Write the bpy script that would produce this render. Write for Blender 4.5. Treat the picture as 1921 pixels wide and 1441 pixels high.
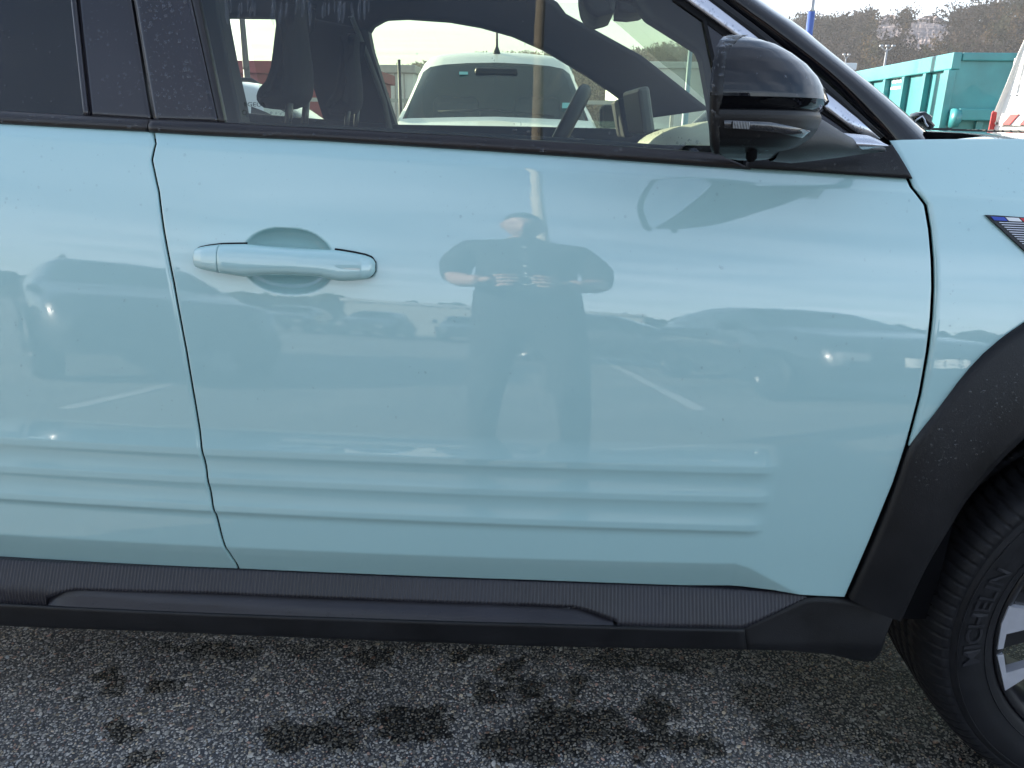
import bpy, bmesh, random
import numpy as np
from math import *
from mathutils import Vector, Matrix
random.seed(7); RNG = np.random.default_rng(7)
for o in list(bpy.data.objects): bpy.data.objects.remove(o)
SC = bpy.context.scene; COL = SC.collection

# ------------------------------------------------------------------ camera
F = 1440.; PITCH, YAW, ROLL = radians(18.4), radians(3.), radians(.7); H = 1.07
CAM = np.array([0, 0, H])
def axes():
    cp, sp = cos(PITCH), sin(PITCH)
    r = np.array([1, 0, 0.]); u = np.array([0, sp, cp]); w = np.array([0, cp, -sp])
    r, u = cos(ROLL)*r + sin(ROLL)*u, cos(ROLL)*u - sin(ROLL)*r
    Z = np.array([[cos(YAW), -sin(YAW), 0], [sin(YAW), cos(YAW), 0], [0, 0, 1]])
    return Z@r, Z@u, Z@w
AR, AU, AW = axes()
cd = bpy.data.cameras.new('camera'); cam = bpy.data.objects.new('camera', cd); COL.objects.link(cam)
cd.sensor_width = 36; cd.lens = 36*F/1921; cd.clip_start = .02; cd.clip_end = 5000
cam.matrix_world = Matrix(((AR[0], AU[0], -AW[0], 0), (AR[1], AU[1], -AW[1], 0), (AR[2], AU[2], -AW[2], H), (0, 0, 0, 1)))
SC.camera = cam

# ------------------------------------------------------------------ sky, sun, exposure
SUN_AZ = radians(-57)          # clockwise from +Y: the sun stands beyond the car, to the left
SUN_EL = radians(19)
W = bpy.data.worlds.new('World'); SC.world = W; W.use_nodes = True
nt = W.node_tree; nt.nodes.clear(); N = nt.nodes; Lk = nt.links
out = N.new('ShaderNodeOutputWorld'); bg = N.new('ShaderNodeBackground'); bg.inputs['Strength'].default_value = .085
sky = N.new('ShaderNodeTexSky'); sky.sky_type = 'NISHITA'; sky.sun_disc = False
sky.sun_elevation = SUN_EL; sky.sun_rotation = SUN_AZ; sky.air_density = 1.0; sky.dust_density = .7; sky.ozone_density = 1.2
tc = N.new('ShaderNodeTexCoord'); sep = N.new('ShaderNodeSeparateXYZ'); Lk.new(tc.outputs['Generated'], sep.inputs[0])
# clouds lie on a flat layer overhead: project the direction on it
mx = N.new('ShaderNodeMath'); mx.operation = 'MAXIMUM'; mx.inputs[1].default_value = .06; Lk.new(sep.outputs['Z'], mx.inputs[0])
dv = N.new('ShaderNodeVectorMath'); dv.operation = 'SCALE'
iv = N.new('ShaderNodeMath'); iv.operation = 'DIVIDE'; iv.inputs[0].default_value = 1; Lk.new(mx.outputs[0], iv.inputs[1])
Lk.new(tc.outputs['Generated'], dv.inputs[0]); Lk.new(iv.outputs[0], dv.inputs['Scale'])
mp = N.new('ShaderNodeMapping'); mp.inputs['Scale'].default_value = (.45, .8, 1); mp.inputs['Rotation'].default_value = (0, 0, .5)
Lk.new(dv.outputs[0], mp.inputs[0])
nz = N.new('ShaderNodeTexNoise'); nz.inputs['Scale'].default_value = 1.0; nz.inputs['Detail'].default_value = 4; nz.inputs['Roughness'].default_value = .52
nz.inputs['Distortion'].default_value = .4
Lk.new(mp.outputs[0], nz.inputs['Vector'])
cr = N.new('ShaderNodeValToRGB'); cr.color_ramp.elements[0].position = .42; cr.color_ramp.elements[1].position = .90
Lk.new(nz.outputs['Fac'], cr.inputs[0])
# broken cloud, closing up towards the horizon
hz = N.new('ShaderNodeMapRange'); hz.inputs['From Min'].default_value = .42; hz.inputs['From Max'].default_value = .0; hz.inputs['To Min'].default_value = .0; hz.inputs['To Max'].default_value = .55
Lk.new(sep.outputs['Z'], hz.inputs['Value'])
ad = N.new('ShaderNodeMath'); ad.operation = 'ADD'; Lk.new(cr.outputs[0], ad.inputs[0]); Lk.new(hz.outputs[0], ad.inputs[1])
mul = N.new('ShaderNodeMath'); mul.operation = 'MULTIPLY'; mul.inputs[1].default_value = .85; mul.use_clamp = True; Lk.new(ad.outputs[0], mul.inputs[0])
# cloud light: full on the sunlit faces opposite the sun, greyer where the cloud stands between us and the sun
sd = (sin(SUN_AZ)*cos(SUN_EL), cos(SUN_AZ)*cos(SUN_EL), sin(SUN_EL))
dot = N.new('ShaderNodeVectorMath'); dot.operation = 'DOT_PRODUCT'; dot.inputs[1].default_value = sd; Lk.new(tc.outputs['Generated'], dot.inputs[0])
mr = N.new('ShaderNodeMapRange'); mr.inputs['From Min'].default_value = -1; mr.inputs['From Max'].default_value = 1
mr.inputs['To Min'].default_value = 10.5; mr.inputs['To Max'].default_value = 2.8; Lk.new(dot.outputs['Value'], mr.inputs['Value'])
cc = N.new('ShaderNodeVectorMath'); cc.operation = 'SCALE'; cc.inputs[0].default_value = (.865, .955, 1.10); Lk.new(mr.outputs[0], cc.inputs['Scale'])
mix = N.new('ShaderNodeMix'); mix.data_type = 'RGBA'; Lk.new(mul.outputs[0], mix.inputs['Factor'])
Lk.new(sky.outputs[0], mix.inputs['A']); Lk.new(cc.outputs[0], mix.inputs['B'])
Lk.new(mix.outputs['Result'], bg.inputs['Color']); Lk.new(bg.outputs[0], out.inputs[0])
sl_ = bpy.data.lights.new('sun', 'SUN'); sl_.energy = 5.0; sl_.angle = radians(.8); sl_.color = (1, .92, .8)
sun = bpy.data.objects.new('sun', sl_); COL.objects.link(sun)
sun.rotation_euler = Vector(sd).to_track_quat('Z', 'Y').to_euler()
SC.view_settings.view_transform = 'Standard'; SC.view_settings.look = 'None'; SC.view_settings.gamma = 1
SC.view_settings.use_curve_mapping = False; SC.view_settings.exposure = 1.97
SC.cycles.use_denoising = True; SC.cycles.max_bounces = 10; SC.cycles.transparent_max_bounces = 16
SC.cycles.caustics_reflective = False; SC.cycles.caustics_refractive = False; SC.cycles.sample_clamp_indirect = 8

# ------------------------------------------------------------------ materials
def NT(name):
    m = bpy.data.materials.new(name); m.use_nodes = True
    return m, m.node_tree, m.node_tree.nodes['Principled BSDF']
def mat(name, base, rough=.5, metal=0, coat=0, spec=.5, var=0, vscale=6, bump=0, bscale=60, detail=4, ior=None, crough=.03, trans=0):
    m, t, b = NT(name); n, l = t.nodes, t.links
    b.inputs['Base Color'].default_value = (*base, 1); b.inputs['Roughness'].default_value = rough
    b.inputs['Metallic'].default_value = metal; b.inputs['Coat Weight'].default_value = coat; b.inputs['Coat Roughness'].default_value = crough
    b.inputs['Specular IOR Level'].default_value = spec; b.inputs['Transmission Weight'].default_value = trans
    if ior: b.inputs['IOR'].default_value = ior
    tc = n.new('ShaderNodeTexCoord')
    if var:
        z = n.new('ShaderNodeTexNoise'); z.inputs['Scale'].default_value = vscale; z.inputs['Detail'].default_value = detail
        l.new(tc.outputs['Object'], z.inputs['Vector'])
        r = n.new('ShaderNodeMapRange'); r.inputs['From Min'].default_value = .3; r.inputs['From Max'].default_value = .7
        r.inputs['To Min'].default_value = 1-var; r.inputs['To Max'].default_value = 1+var; l.new(z.outputs['Fac'], r.inputs['Value'])
        s = n.new('ShaderNodeVectorMath'); s.operation = 'SCALE'; s.inputs[0].default_value = base; l.new(r.outputs[0], s.inputs['Scale'])
        l.new(s.outputs[0], b.inputs['Base Color'])
        r2 = n.new('ShaderNodeMapRange'); r2.inputs['To Min'].default_value = max(0, rough-.12); r2.inputs['To Max'].default_value = min(1, rough+.12)
        l.new(z.outputs['Fac'], r2.inputs['Value'])
        if not coat: l.new(r2.outputs[0], b.inputs['Roughness'])
    if bump:
        z = n.new('ShaderNodeTexNoise'); z.inputs['Scale'].default_value = bscale; z.inputs['Detail'].default_value = 3
        l.new(tc.outputs['Object'], z.inputs['Vector'])
        bp = n.new('ShaderNodeBump'); bp.inputs['Strength'].default_value = bump; bp.inputs['Distance'].default_value = .002
        l.new(z.outputs['Fac'], bp.inputs['Height']); l.new(bp.outputs[0], b.inputs['Normal'])
        if coat: l.new(bp.outputs[0], b.inputs['Coat Normal'])
    return m
def glassmat(name, tint, ior=1.5, rough=0.0, film=None):
    """thin sheet: what lies behind shows through, tinted; the outer face mirrors by Fresnel"""
    m = bpy.data.materials.new(name); m.use_nodes = True; t = m.node_tree; t.nodes.clear(); n, l = t.nodes, t.links
    o = n.new('ShaderNodeOutputMaterial'); a = n.new('ShaderNodeBsdfTransparent'); a.inputs[0].default_value = (*tint, 1)
    g = n.new('ShaderNodeBsdfGlossy'); g.inputs['Roughness'].default_value = rough
    ge = n.new('ShaderNodeNewGeometry'); dt = n.new('ShaderNodeVectorMath'); dt.operation = 'DOT_PRODUCT'; l.new(ge.outputs['Incoming'], dt.inputs[0]); l.new(ge.outputs['Normal'], dt.inputs[1])
    ab = n.new('ShaderNodeMath'); ab.operation = 'ABSOLUTE'; l.new(dt.outputs['Value'], ab.inputs[0]); om = n.new('ShaderNodeMath'); om.operation = 'SUBTRACT'; om.inputs[0].default_value = 1; om.use_clamp = True; l.new(ab.outputs[0], om.inputs[1])
    p5 = n.new('ShaderNodeMath'); p5.operation = 'POWER'; p5.inputs[1].default_value = 5; l.new(om.outputs[0], p5.inputs[0]); F0 = ((ior-1)/(ior+1))**2
    f = n.new('ShaderNodeMath'); f.operation = 'MULTIPLY_ADD'; f.inputs[1].default_value = 1-F0; f.inputs[2].default_value = F0; l.new(p5.outputs[0], f.inputs[0])
    tc = n.new('ShaderNodeTexCoord'); z = n.new('ShaderNodeTexNoise'); z.inputs['Scale'].default_value = 3; l.new(tc.outputs['Object'], z.inputs['Vector'])
    bp = n.new('ShaderNodeBump'); bp.inputs['Strength'].default_value = .05; bp.inputs['Distance'].default_value = .01
    l.new(z.outputs['Fac'], bp.inputs['Height']); l.new(bp.outputs[0], g.inputs['Normal'])
    mu = n.new('ShaderNodeMath'); mu.operation = 'MULTIPLY'; mu.inputs[1].default_value = 1.7; mu.use_clamp = True   # two faces of the pane
    l.new(f.outputs[0], mu.inputs[0])
    x = n.new('ShaderNodeMixShader'); l.new(mu.outputs[0], x.inputs[0]); l.new(a.outputs[0], x.inputs[1]); l.new(g.outputs[0], x.inputs[2])
    if film:                                     # thin film of drying rain and dust on the pane
        d = n.new('ShaderNodeBsdfDiffuse'); d.inputs[0].default_value = (*film, 1)
        z2 = n.new('ShaderNodeTexNoise'); z2.inputs['Scale'].default_value = 7; z2.inputs['Detail'].default_value = 6; l.new(tc.outputs['Object'], z2.inputs['Vector'])
        r = n.new('ShaderNodeMapRange'); r.inputs['From Min'].default_value = .42; r.inputs['From Max'].default_value = .7; r.inputs['To Max'].default_value = .016; r.inputs['To Min'].default_value = .004
        l.new(z2.outputs['Fac'], r.inputs['Value'])
        x2 = n.new('ShaderNodeMixShader'); l.new(r.outputs[0], x2.inputs[0]); l.new(x.outputs[0], x2.inputs[1]); l.new(d.outputs[0], x2.inputs[2]); x = x2
    l.new(x.outputs[0], o.inputs[0]); return m
def paintmat():
    m, t, b = NT('mint_paint'); n, l = t.nodes, t.links
    tc = n.new('ShaderNodeTexCoord')
    b.inputs['Base Color'].default_value = (.40, .615, .615, 1); b.inputs['Roughness'].default_value = .42
    b.inputs['Specular IOR Level'].default_value = .35
    b.inputs['Coat Weight'].default_value = 1; b.inputs['Coat Roughness'].default_value = .012; b.inputs['Coat IOR'].default_value = 1.9
    # orange peel and the ragged film of rain water that has not beaded
    z = n.new('ShaderNodeTexNoise'); z.inputs['Scale'].default_value = 190; z.inputs['Detail'].default_value = 2; l.new(tc.outputs['Object'], z.inputs['Vector'])
    z2 = n.new('ShaderNodeTexNoise'); z2.inputs['Scale'].default_value = 9; z2.inputs['Detail'].default_value = 1; l.new(tc.outputs['Object'], z2.inputs['Vector'])
    b1 = n.new('ShaderNodeBump'); b1.inputs['Strength'].default_value = .010; b1.inputs['Distance'].default_value = .0012; l.new(z.outputs['Fac'], b1.inputs['Height'])
    b2 = n.new('ShaderNodeBump'); b2.inputs['Strength'].default_value = .008; b2.inputs['Distance'].default_value = .006; l.new(z2.outputs['Fac'], b2.inputs['Height']); l.new(b1.outputs[0], b2.inputs['Normal'])
    l.new(b2.outputs[0], b.inputs['Coat Normal'])
    return m
M = {}
M['paint'] = paintmat()
M['gloss'] = mat('gloss_black', (.004, .004, .006), .3, spec=.0, coat=1, crough=.02, bump=.02, bscale=40)
M['satin'] = mat('satin_black_panel', (.016, .014, .019), .16, spec=.62, var=.15, vscale=8)
M['plastic'] = mat('black_plastic', (.0085, .0085, .0100), .43, spec=.32, var=.4, vscale=11, detail=9, bump=.12, bscale=500)
M['sill'] = mat('sill_plastic', (.020, .019, .025), .40, spec=.45, var=.3, vscale=9, detail=9, bump=.08, bscale=500)
M['mold'] = mat('belt_molding', (.014, .011, .012), .34, spec=.5, var=.15, vscale=30, bump=.05, bscale=300)
M['rubber'] = mat('black_rubber', (.004, .004, .005), .6, spec=.2)
M['dark'] = mat('dark_void', (.003, .003, .004), .9, spec=.1)
M['silver'] = mat('satin_silver', (.60, .61, .66), .3, metal=.9, var=.04, vscale=30)
M['tyre'] = mat('tyre_rubber', (.009, .009, .011), .55, spec=.3, var=.2, vscale=40, bump=.1, bscale=200)
M['rimblack'] = mat('wheel_black', (.012, .012, .014), .3, coat=.4)
M['rimsilver'] = mat('wheel_silver', (.62, .62, .67), .34, metal=.5, var=.06, vscale=60, bump=.05, bscale=700)
M['disc'] = mat('brake_metal', (.35, .3, .24), .45, metal=.7, var=.2, vscale=30)
M['glass'] = glassmat('door_glass', (.80, .86, .72), film=(.5, .55, .6))
M['screen'] = glassmat('windscreen_glass', (.86, .92, .84))
M['fglass'] = glassmat('far_door_glass', (.86, .90, .76))
M['privacy'] = glassmat('privacy_glass', (.05, .05, .06), ior=1.5, film=(.3, .3, .36))
M['trim'] = mat('interior_trim', (.016, .018, .025), .6, spec=.3, var=.15, vscale=12)
M['trimlight'] = mat('dash_trim', (.30, .31, .27), .55, var=.1, vscale=12, bump=.1, bscale=250)
M['seat'] = mat('seat_cloth', (.014, .016, .021), .85, spec=.2, var=.12, vscale=20)
M['lens'] = mat('lamp_lens', (.035, .035, .04), .12, coat=1, var=.3, vscale=90)
M['drop'] = glassmat('rain_water', (.80, .81, .83), ior=1.42); M['drop2'] = glassmat('rain_water_on_paint', (.92, .93, .94), ior=1.40)
M['white'] = mat('white_paint', (.74, .76, .78), .35, coat=.8, var=.04, vscale=2)
M['cream'] = mat('cream_white_paint', (.80, .78, .72), .4, coat=.5, var=.04, vscale=2)
M['grey'] = mat('silver_car_paint', (.42, .44, .46), .35, metal=.3, coat=.8)
M['darkcar'] = mat('dark_car_paint', (.012, .014, .018), .3, coat=1)
M['carglass'] = glassmat('vehicle_glass', (.16, .21, .21), ior=1.5, film=(.3, .38, .38))
M['vanglass'] = glassmat('van_windscreen', (.55, .66, .66), ior=1.5, film=(.5, .6, .6))
M['redp'] = mat('red_paint', (.45, .03, .03), .5)
M['redm'] = mat('faded_red_paint', (.22, .035, .04), .6, var=.15)
M['bluep'] = mat('blue_pole_paint', (.06, .11, .34), .45, var=.1)
M['galv'] = mat('galvanised_steel', (.36, .37, .38), .45, metal=.5, var=.1, vscale=3)
M['polecream'] = mat('pole_cream', (.40, .36, .28), .5, var=.1, vscale=5)
M['concrete'] = mat('pale_wall', (.27, .27, .25), .8, var=.08, vscale=.5)
M['plate'] = mat('plate_white', (.75, .75, .7), .4)
M['ink'] = mat('black_ink', (.01, .01, .012), .5)
M['blue'] = mat('flag_blue', (.02, .06, .42), .4); M['flagwhite'] = mat('flag_white', (.8, .8, .8), .4); M['flagred'] = mat('flag_red', (.6, .03, .04), .4)
M['teal'] = mat('teal_paint', (.032, .225, .235), .45, coat=.3, var=.22, vscale=1.6, detail=6)
M['tealdark'] = mat('teal_paint_shaded_end', (.05, .33, .36), .5, coat=.2, var=.18, vscale=1.3, detail=6)
M['wallwhite'] = mat('white_cladding', (.62, .66, .68), .55, var=.06, vscale=.6)
M['skin'] = mat('skin', (.36, .22, .17), .55, var=.06, vscale=20)
M['hair'] = mat('dark_hair', (.015, .012, .01), .6, var=.3, vscale=120, bump=.5, bscale=300)
M['cloth'] = mat('black_cloth', (.010, .011, .014), .9, var=.2, vscale=60, bump=.2, bscale=300)
M['bonnet_grid'] = mat('cowl_grid', (.02, .02, .022), .5)

# ------------------------------------------------------------------ helpers
def tag(o, label=None, cat=None, group=None, kind=None):
    if label: o['label'] = label
    if cat: o['category'] = cat
    if group: o['group'] = group
    if kind: o['kind'] = kind
    return o
WORLD = {}
def link(o, parent=None):
    COL.objects.link(o)
    if parent is not None:
        o.parent = parent
        if parent.name in WORLD: o.matrix_parent_inverse = Matrix.Translation(-Vector(WORLD[parent.name]))
    return o
def empty(name, loc=(0, 0, 0), rz=0, world=False):
    o = bpy.data.objects.new(name, None); COL.objects.link(o); o.location = loc; o.rotation_euler = (0, 0, rz); o.empty_display_size = .1
    if world: WORLD[o.name] = tuple(loc)
    return o
def mesh_obj(name, v, f, m, parent=None, smooth=True, fm=None):
    me = bpy.data.meshes.new(name); me.from_pydata([tuple(map(float, p)) for p in v], [], [tuple(map(int, q)) for q in f])
    ms = m if isinstance(m, (list, tuple)) else [m]
    for k in ms: me.materials.append(k)
    if smooth: me.polygons.foreach_set('use_smooth', [True]*len(me.polygons))
    if fm is not None: me.polygons.foreach_set('material_index', list(map(int, fm)))
    me.update()
    return link(bpy.data.objects.new(name, me), parent)
def gridf(n, m, off=0, cu=False, cv=False):
    i = np.arange(n if cu else n-1)[:, None]; j = np.arange(m if cv else m-1)[None]
    i2 = (i+1) % n; j2 = (j+1) % m
    return np.stack([i*m+j, i*m+j2, i2*m+j2, i2*m+j], -1).reshape(-1, 4)+off
def fix(o):
    bm = bmesh.new(); bm.from_mesh(o.data); bmesh.ops.recalc_face_normals(bm, faces=bm.faces); bm.to_mesh(o.data); bm.free(); return o
def big_mesh(name, V, Fq, m, parent=None, smooth=True):
    """fast path for numpy arrays (faces all of one size)"""
    V = np.ascontiguousarray(V, np.float32); Fq = np.ascontiguousarray(Fq, np.int32); k = Fq.shape[1]
    me = bpy.data.meshes.new(name); me.vertices.add(len(V)); me.vertices.foreach_set('co', V.ravel())
    me.loops.add(Fq.size); me.loops.foreach_set('vertex_index', Fq.ravel())
    me.polygons.add(len(Fq)); me.polygons.foreach_set('loop_start', np.arange(0, Fq.size, k, dtype=np.int32))
    me.polygons.foreach_set('loop_total', np.full(len(Fq), k, np.int32))
    me.polygons.foreach_set('use_smooth', np.full(len(Fq), smooth))
    for q in (m if isinstance(m, (list, tuple)) else [m]): me.materials.append(q)
    me.update(calc_edges=True); me.validate()
    return link(bpy.data.objects.new(name, me), parent)
def grid_obj(name, P, m, parent=None, ret=0, rad=.0012, cu=False, cv=False, smooth=True):
    """P: rows x cols x 3; ret: depth of the folded-back edge (away from the camera side, +Y)"""
    P = np.asarray(P, float)
    if ret:
        Q = np.pad(P, ((2, 2), (2, 2), (0, 0)), mode='edge'); n, k = Q.shape[:2]
        rs = np.sign(P[-1, :, 2].mean()-P[0, :, 2].mean()) or 1; cs = np.sign(P[:, -1, 0].mean()-P[:, 0, 0].mean()) or 1
        I, J = np.mgrid[0:n, 0:k]; ring = np.minimum(np.minimum(I, n-1-I), np.minimum(J, k-1-J))
        Q[..., 1] += np.where(ring == 0, ret, np.where(ring == 1, 1.6*rad, 0))
        Q[..., 0] += cs*rad*((J >= k-2)*1.-(J < 2)*1.); Q[..., 2] += rs*rad*((I >= n-2)*1.-(I < 2)*1.)
        P = Q
    n, k = P.shape[:2]
    return big_mesh(name, P.reshape(-1, 3), gridf(n, k, 0, cu, cv), m, parent, smooth)
def box(name, lo, hi, m, parent=None, bev=.0, rot=None, loc=None):
    lo, hi = np.array(lo, float), np.array(hi, float)
    bm = bmesh.new(); bmesh.ops.create_cube(bm, size=1)
    for v in bm.verts: v.co = Vector([(lo[i]+hi[i])/2+v.co[i]*(hi[i]-lo[i]) for i in range(3)])
    if bev: bmesh.ops.bevel(bm, geom=bm.edges[:], offset=bev, segments=2, affect='EDGES', profile=.5)
    me = bpy.data.meshes.new(name); bm.to_mesh(me); bm.free(); me.materials.append(m)
    o = bpy.data.objects.new(name, me)
    if rot: o.rotation_euler = rot
    if loc is not None: o.location = loc
    return link(o, parent)
def boxes(name, lst, m, parent=None):
    V, Fc = [], []
    for lo, hi in lst:
        b = len(V); V += [(x, y, z) for x in (lo[0], hi[0]) for y in (lo[1], hi[1]) for z in (lo[2], hi[2])]
        Fc += [tuple(b+i for i in q) for q in ((0, 1, 3, 2), (4, 6, 7, 5), (0, 4, 5, 1), (2, 3, 7, 6), (0, 2, 6, 4), (1, 5, 7, 3))]
    return mesh_obj(name, V, Fc, m, parent, smooth=False)
def tube(name, pts, r, m, parent=None, n=10, cap=True):
    pts = np.asarray(pts, float); r = np.broadcast_to(np.asarray(r, float), (len(pts),)); V = []
    for i, p in enumerate(pts):
        d = pts[min(i+1, len(pts)-1)]-pts[max(i-1, 0)]; d /= np.linalg.norm(d)
        a = np.cross(d, (0, 0, 1) if abs(d[2]) < .9 else (1, 0, 0)); a /= np.linalg.norm(a); b = np.cross(d, a)
        V += [p+r[i]*(cos(t)*a+sin(t)*b) for t in np.linspace(0, 2*pi, n, endpoint=False)]
    Fc = gridf(len(pts), n, 0, False, True).tolist()
    if cap: Fc += [list(range(n))[::-1], list(range(len(V)-n, len(V)))]
    return mesh_obj(name, V, Fc, m, parent)
def prism(name, pts, y0, y1, m, parent=None, bev=0, seg=2, smooth=True):
    """closed outline in XZ, extruded in Y"""
    bm = bmesh.new(); vs = [bm.verts.new((p[0], y0, p[1])) for p in pts]; f = bm.faces.new(vs)
    r = bmesh.ops.extrude_face_region(bm, geom=[f]); bmesh.ops.translate(bm, verts=[v for v in r['geom'] if isinstance(v, bmesh.types.BMVert)], vec=(0, y1-y0, 0))
    bmesh.ops.recalc_face_normals(bm, faces=bm.faces)
    if bev:
        ed = [e for e in bm.edges if abs(e.verts[0].co.y-e.verts[1].co.y) < 1e-7]
        bmesh.ops.bevel(bm, geom=ed, offset=bev, segments=seg, affect='EDGES', profile=.5)
    me = bpy.data.meshes.new(name); bm.to_mesh(me); bm.free(); me.materials.append(m)
    if smooth: me.polygons.foreach_set('use_smooth', [True]*len(me.polygons))
    return link(bpy.data.objects.new(name, me), parent)
def resample(pts, n):
    pts = np.asarray(pts, float); d = np.r_[0, np.cumsum(np.linalg.norm(np.diff(pts, axis=0), axis=1))]
    t = np.linspace(0, d[-1], n); return np.stack([np.interp(t, d, pts[:, k]) for k in range(pts.shape[1])], -1)
def spline(pts, n):
    """Catmull-Rom through the points, then resampled evenly"""
    p = np.asarray(pts, float); q = np.vstack([2*p[0]-p[1], p, 2*p[-1]-p[-2]]); o = []
    for i in range(1, len(q)-2):
        t = np.linspace(0, 1, 16, endpoint=False)[:, None]
        o.append(.5*((2*q[i])+(-q[i-1]+q[i+1])*t+(2*q[i-1]-5*q[i]+4*q[i+1]-q[i+2])*t*t+(-q[i-1]+3*q[i]-3*q[i+1]+q[i+2])*t**3))
    return resample(np.vstack(o+[p[-1:]]), n)
def text_mesh(s, size=1., extrude=0., bold=0.):
    c = bpy.data.curves.new('lettering', 'FONT'); c.body = s; c.size = size; c.extrude = extrude; c.resolution_u = 3; c.offset = bold; c.align_x = 'LEFT'
    o = bpy.data.objects.new('lettering', c); COL.objects.link(o)
    dg = bpy.context.evaluated_depsgraph_get(); me = bpy.data.meshes.new_from_object(o.evaluated_get(dg))
    v = np.array([p.co[:] for p in me.vertices]); f = [tuple(p.vertices) for p in me.polygons]
    bpy.data.objects.remove(o); bpy.data.curves.remove(c); bpy.data.meshes.remove(me); return v, f
def sst(a, b, x):
    t = np.clip((np.asarray(x, float)-a)/(b-a), 0, 1); return t*t*(3-2*t)
def ray(px, py): return AW+(px-960.5)/F*AR-(py-720.5)/F*AU
def onY(px, py, Y):
    d = ray(px, py); return CAM+d*(Y/d[1])
def onz(px, py, z):
    d = ray(px, py); return CAM+d*((z-H)/d[2])

# near flank of the car: tilt of the sheet metal (degrees, facing up) against height, integrated to a depth
TZ = [-.5, .30, .445, .462, .50, .60, .63, .69, .81, .87, .92, .96, 1.0, 1.012, 1.020, 1.2]
TT = [-2, -2, -2, -2, 0, 1, 2.3, 4.5, 7.5, 10.7, 15, 18.5, 21.5, 22, 37, 40]
_zs = np.linspace(.0, 1.2, 1201); _s = np.tan(np.radians(np.interp(_zs, TZ, TT)))
_y = np.r_[0, np.cumsum((_s[1:]+_s[:-1])/2*.001)]; _y = _y-np.interp(.55, _zs, _y)+1.03
SLOPE = .045
def bow(X): return (np.asarray(X)+.1)**2/28.
def side(X, z):
    zp = z+SLOPE*X*sst(.65, 1.0, z); return np.interp(zp, _zs, _y)+bow(X)
def gside(X, z): return 1.127+bow(X)+(z+SLOPE*X-1.04)*.40        # side glass and pillars lean in
def far(X, z): return 2.69-(z-1.04)*.34                          # inner face of the far side
def unp(px, py, fn=side, off=0):
    Y = 1.05
    for _ in range(45):
        P = onY(px, py, Y); Y = .5*Y+.5*(float(fn(P[0], P[2]))+off)
    return onY(px, py, Y)
def U(pts, fn=side, off=0): return np.array([unp(x, y, fn, off) for x, y in pts])
def ext(P0, P1, z, fn, off=0):
    """carry the line P0->P1 on to height z on the surface"""
    t = (z-P0[2])/(P1[2]-P0[2]); X = P0[0]+(P1[0]-P0[0])*t; return np.array([X, fn(X, z)+off, z])
def surf_band(name, A, B, n, k, fn, off, m, parent, ret=.01, bulge=0, rad=.001):
    """strip between two world polylines A and B, both resampled to n, k rows across, lying on fn+off"""
    A = resample(A, n); B = resample(B, n); t = np.linspace(0, 1, k)[:, None, None]; P = A[None]*(1-t)+B[None]*t
    tt = np.broadcast_to(t[..., 0], P.shape[:2]); P[..., 1] = fn(P[..., 0], P[..., 2])+off-bulge*(1-(2*tt-1)**2)
    return grid_obj(name, P, m, parent, ret=ret, rad=rad)

# ------------------------------------------------------------------ ground
def ground_mat():
    m, t, b = NT('asphalt'); n, l = t.nodes, t.links
    tc = n.new('ShaderNodeTexCoord')
    v = n.new('ShaderNodeTexVoronoi'); v.inputs['Scale'].default_value = 110; l.new(tc.outputs['Object'], v.inputs['Vector'])
    z = n.new('ShaderNodeTexNoise'); z.inputs['Scale'].default_value = .9; z.inputs['Detail'].default_value = 6; l.new(tc.outputs['Object'], z.inputs['Vector'])
    r = n.new('ShaderNodeValToRGB'); r.color_ramp.elements[0].color = (.045, .042, .037, 1); r.color_ramp.elements[1].color = (.26, .24, .21, 1)
    l.new(v.outputs['Color'], r.inputs[0])
    x = n.new('ShaderNodeMix'); x.data_type = 'RGBA'; x.blend_type = 'MULTIPLY'; x.inputs['Factor'].default_value = .7
    r2 = n.new('ShaderNodeValToRGB'); r2.color_ramp.elements[0].position = .4; r2.color_ramp.elements[0].color = (.45, .45, .47, 1); r2.color_ramp.elements[1].position = .6
    l.new(z.outputs['Fac'], r2.inputs[0]); l.new(r.outputs[0], x.inputs['A']); l.new(r2.outputs[0], x.inputs['B']); l.new(x.outputs['Result'], b.inputs['Base Color'])
    b.inputs['Roughness'].default_value = .8
    bp = n.new('ShaderNodeBump'); bp.inputs['Distance'].default_value = .003; bp.inputs['Strength'].default_value = .6; bp.invert = True
    l.new(v.outputs['Distance'], bp.inputs['Height']); l.new(bp.outputs[0], b.inputs['Normal'])
    return m
g = [(-500, -500, -.002), (500, -500, -.002), (500, 500, -.002), (-500, 500, -.002)]
tag(mesh_obj('ground', g, [(0, 1, 2, 3)], ground_mat(), smooth=False), kind='structure')
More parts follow.
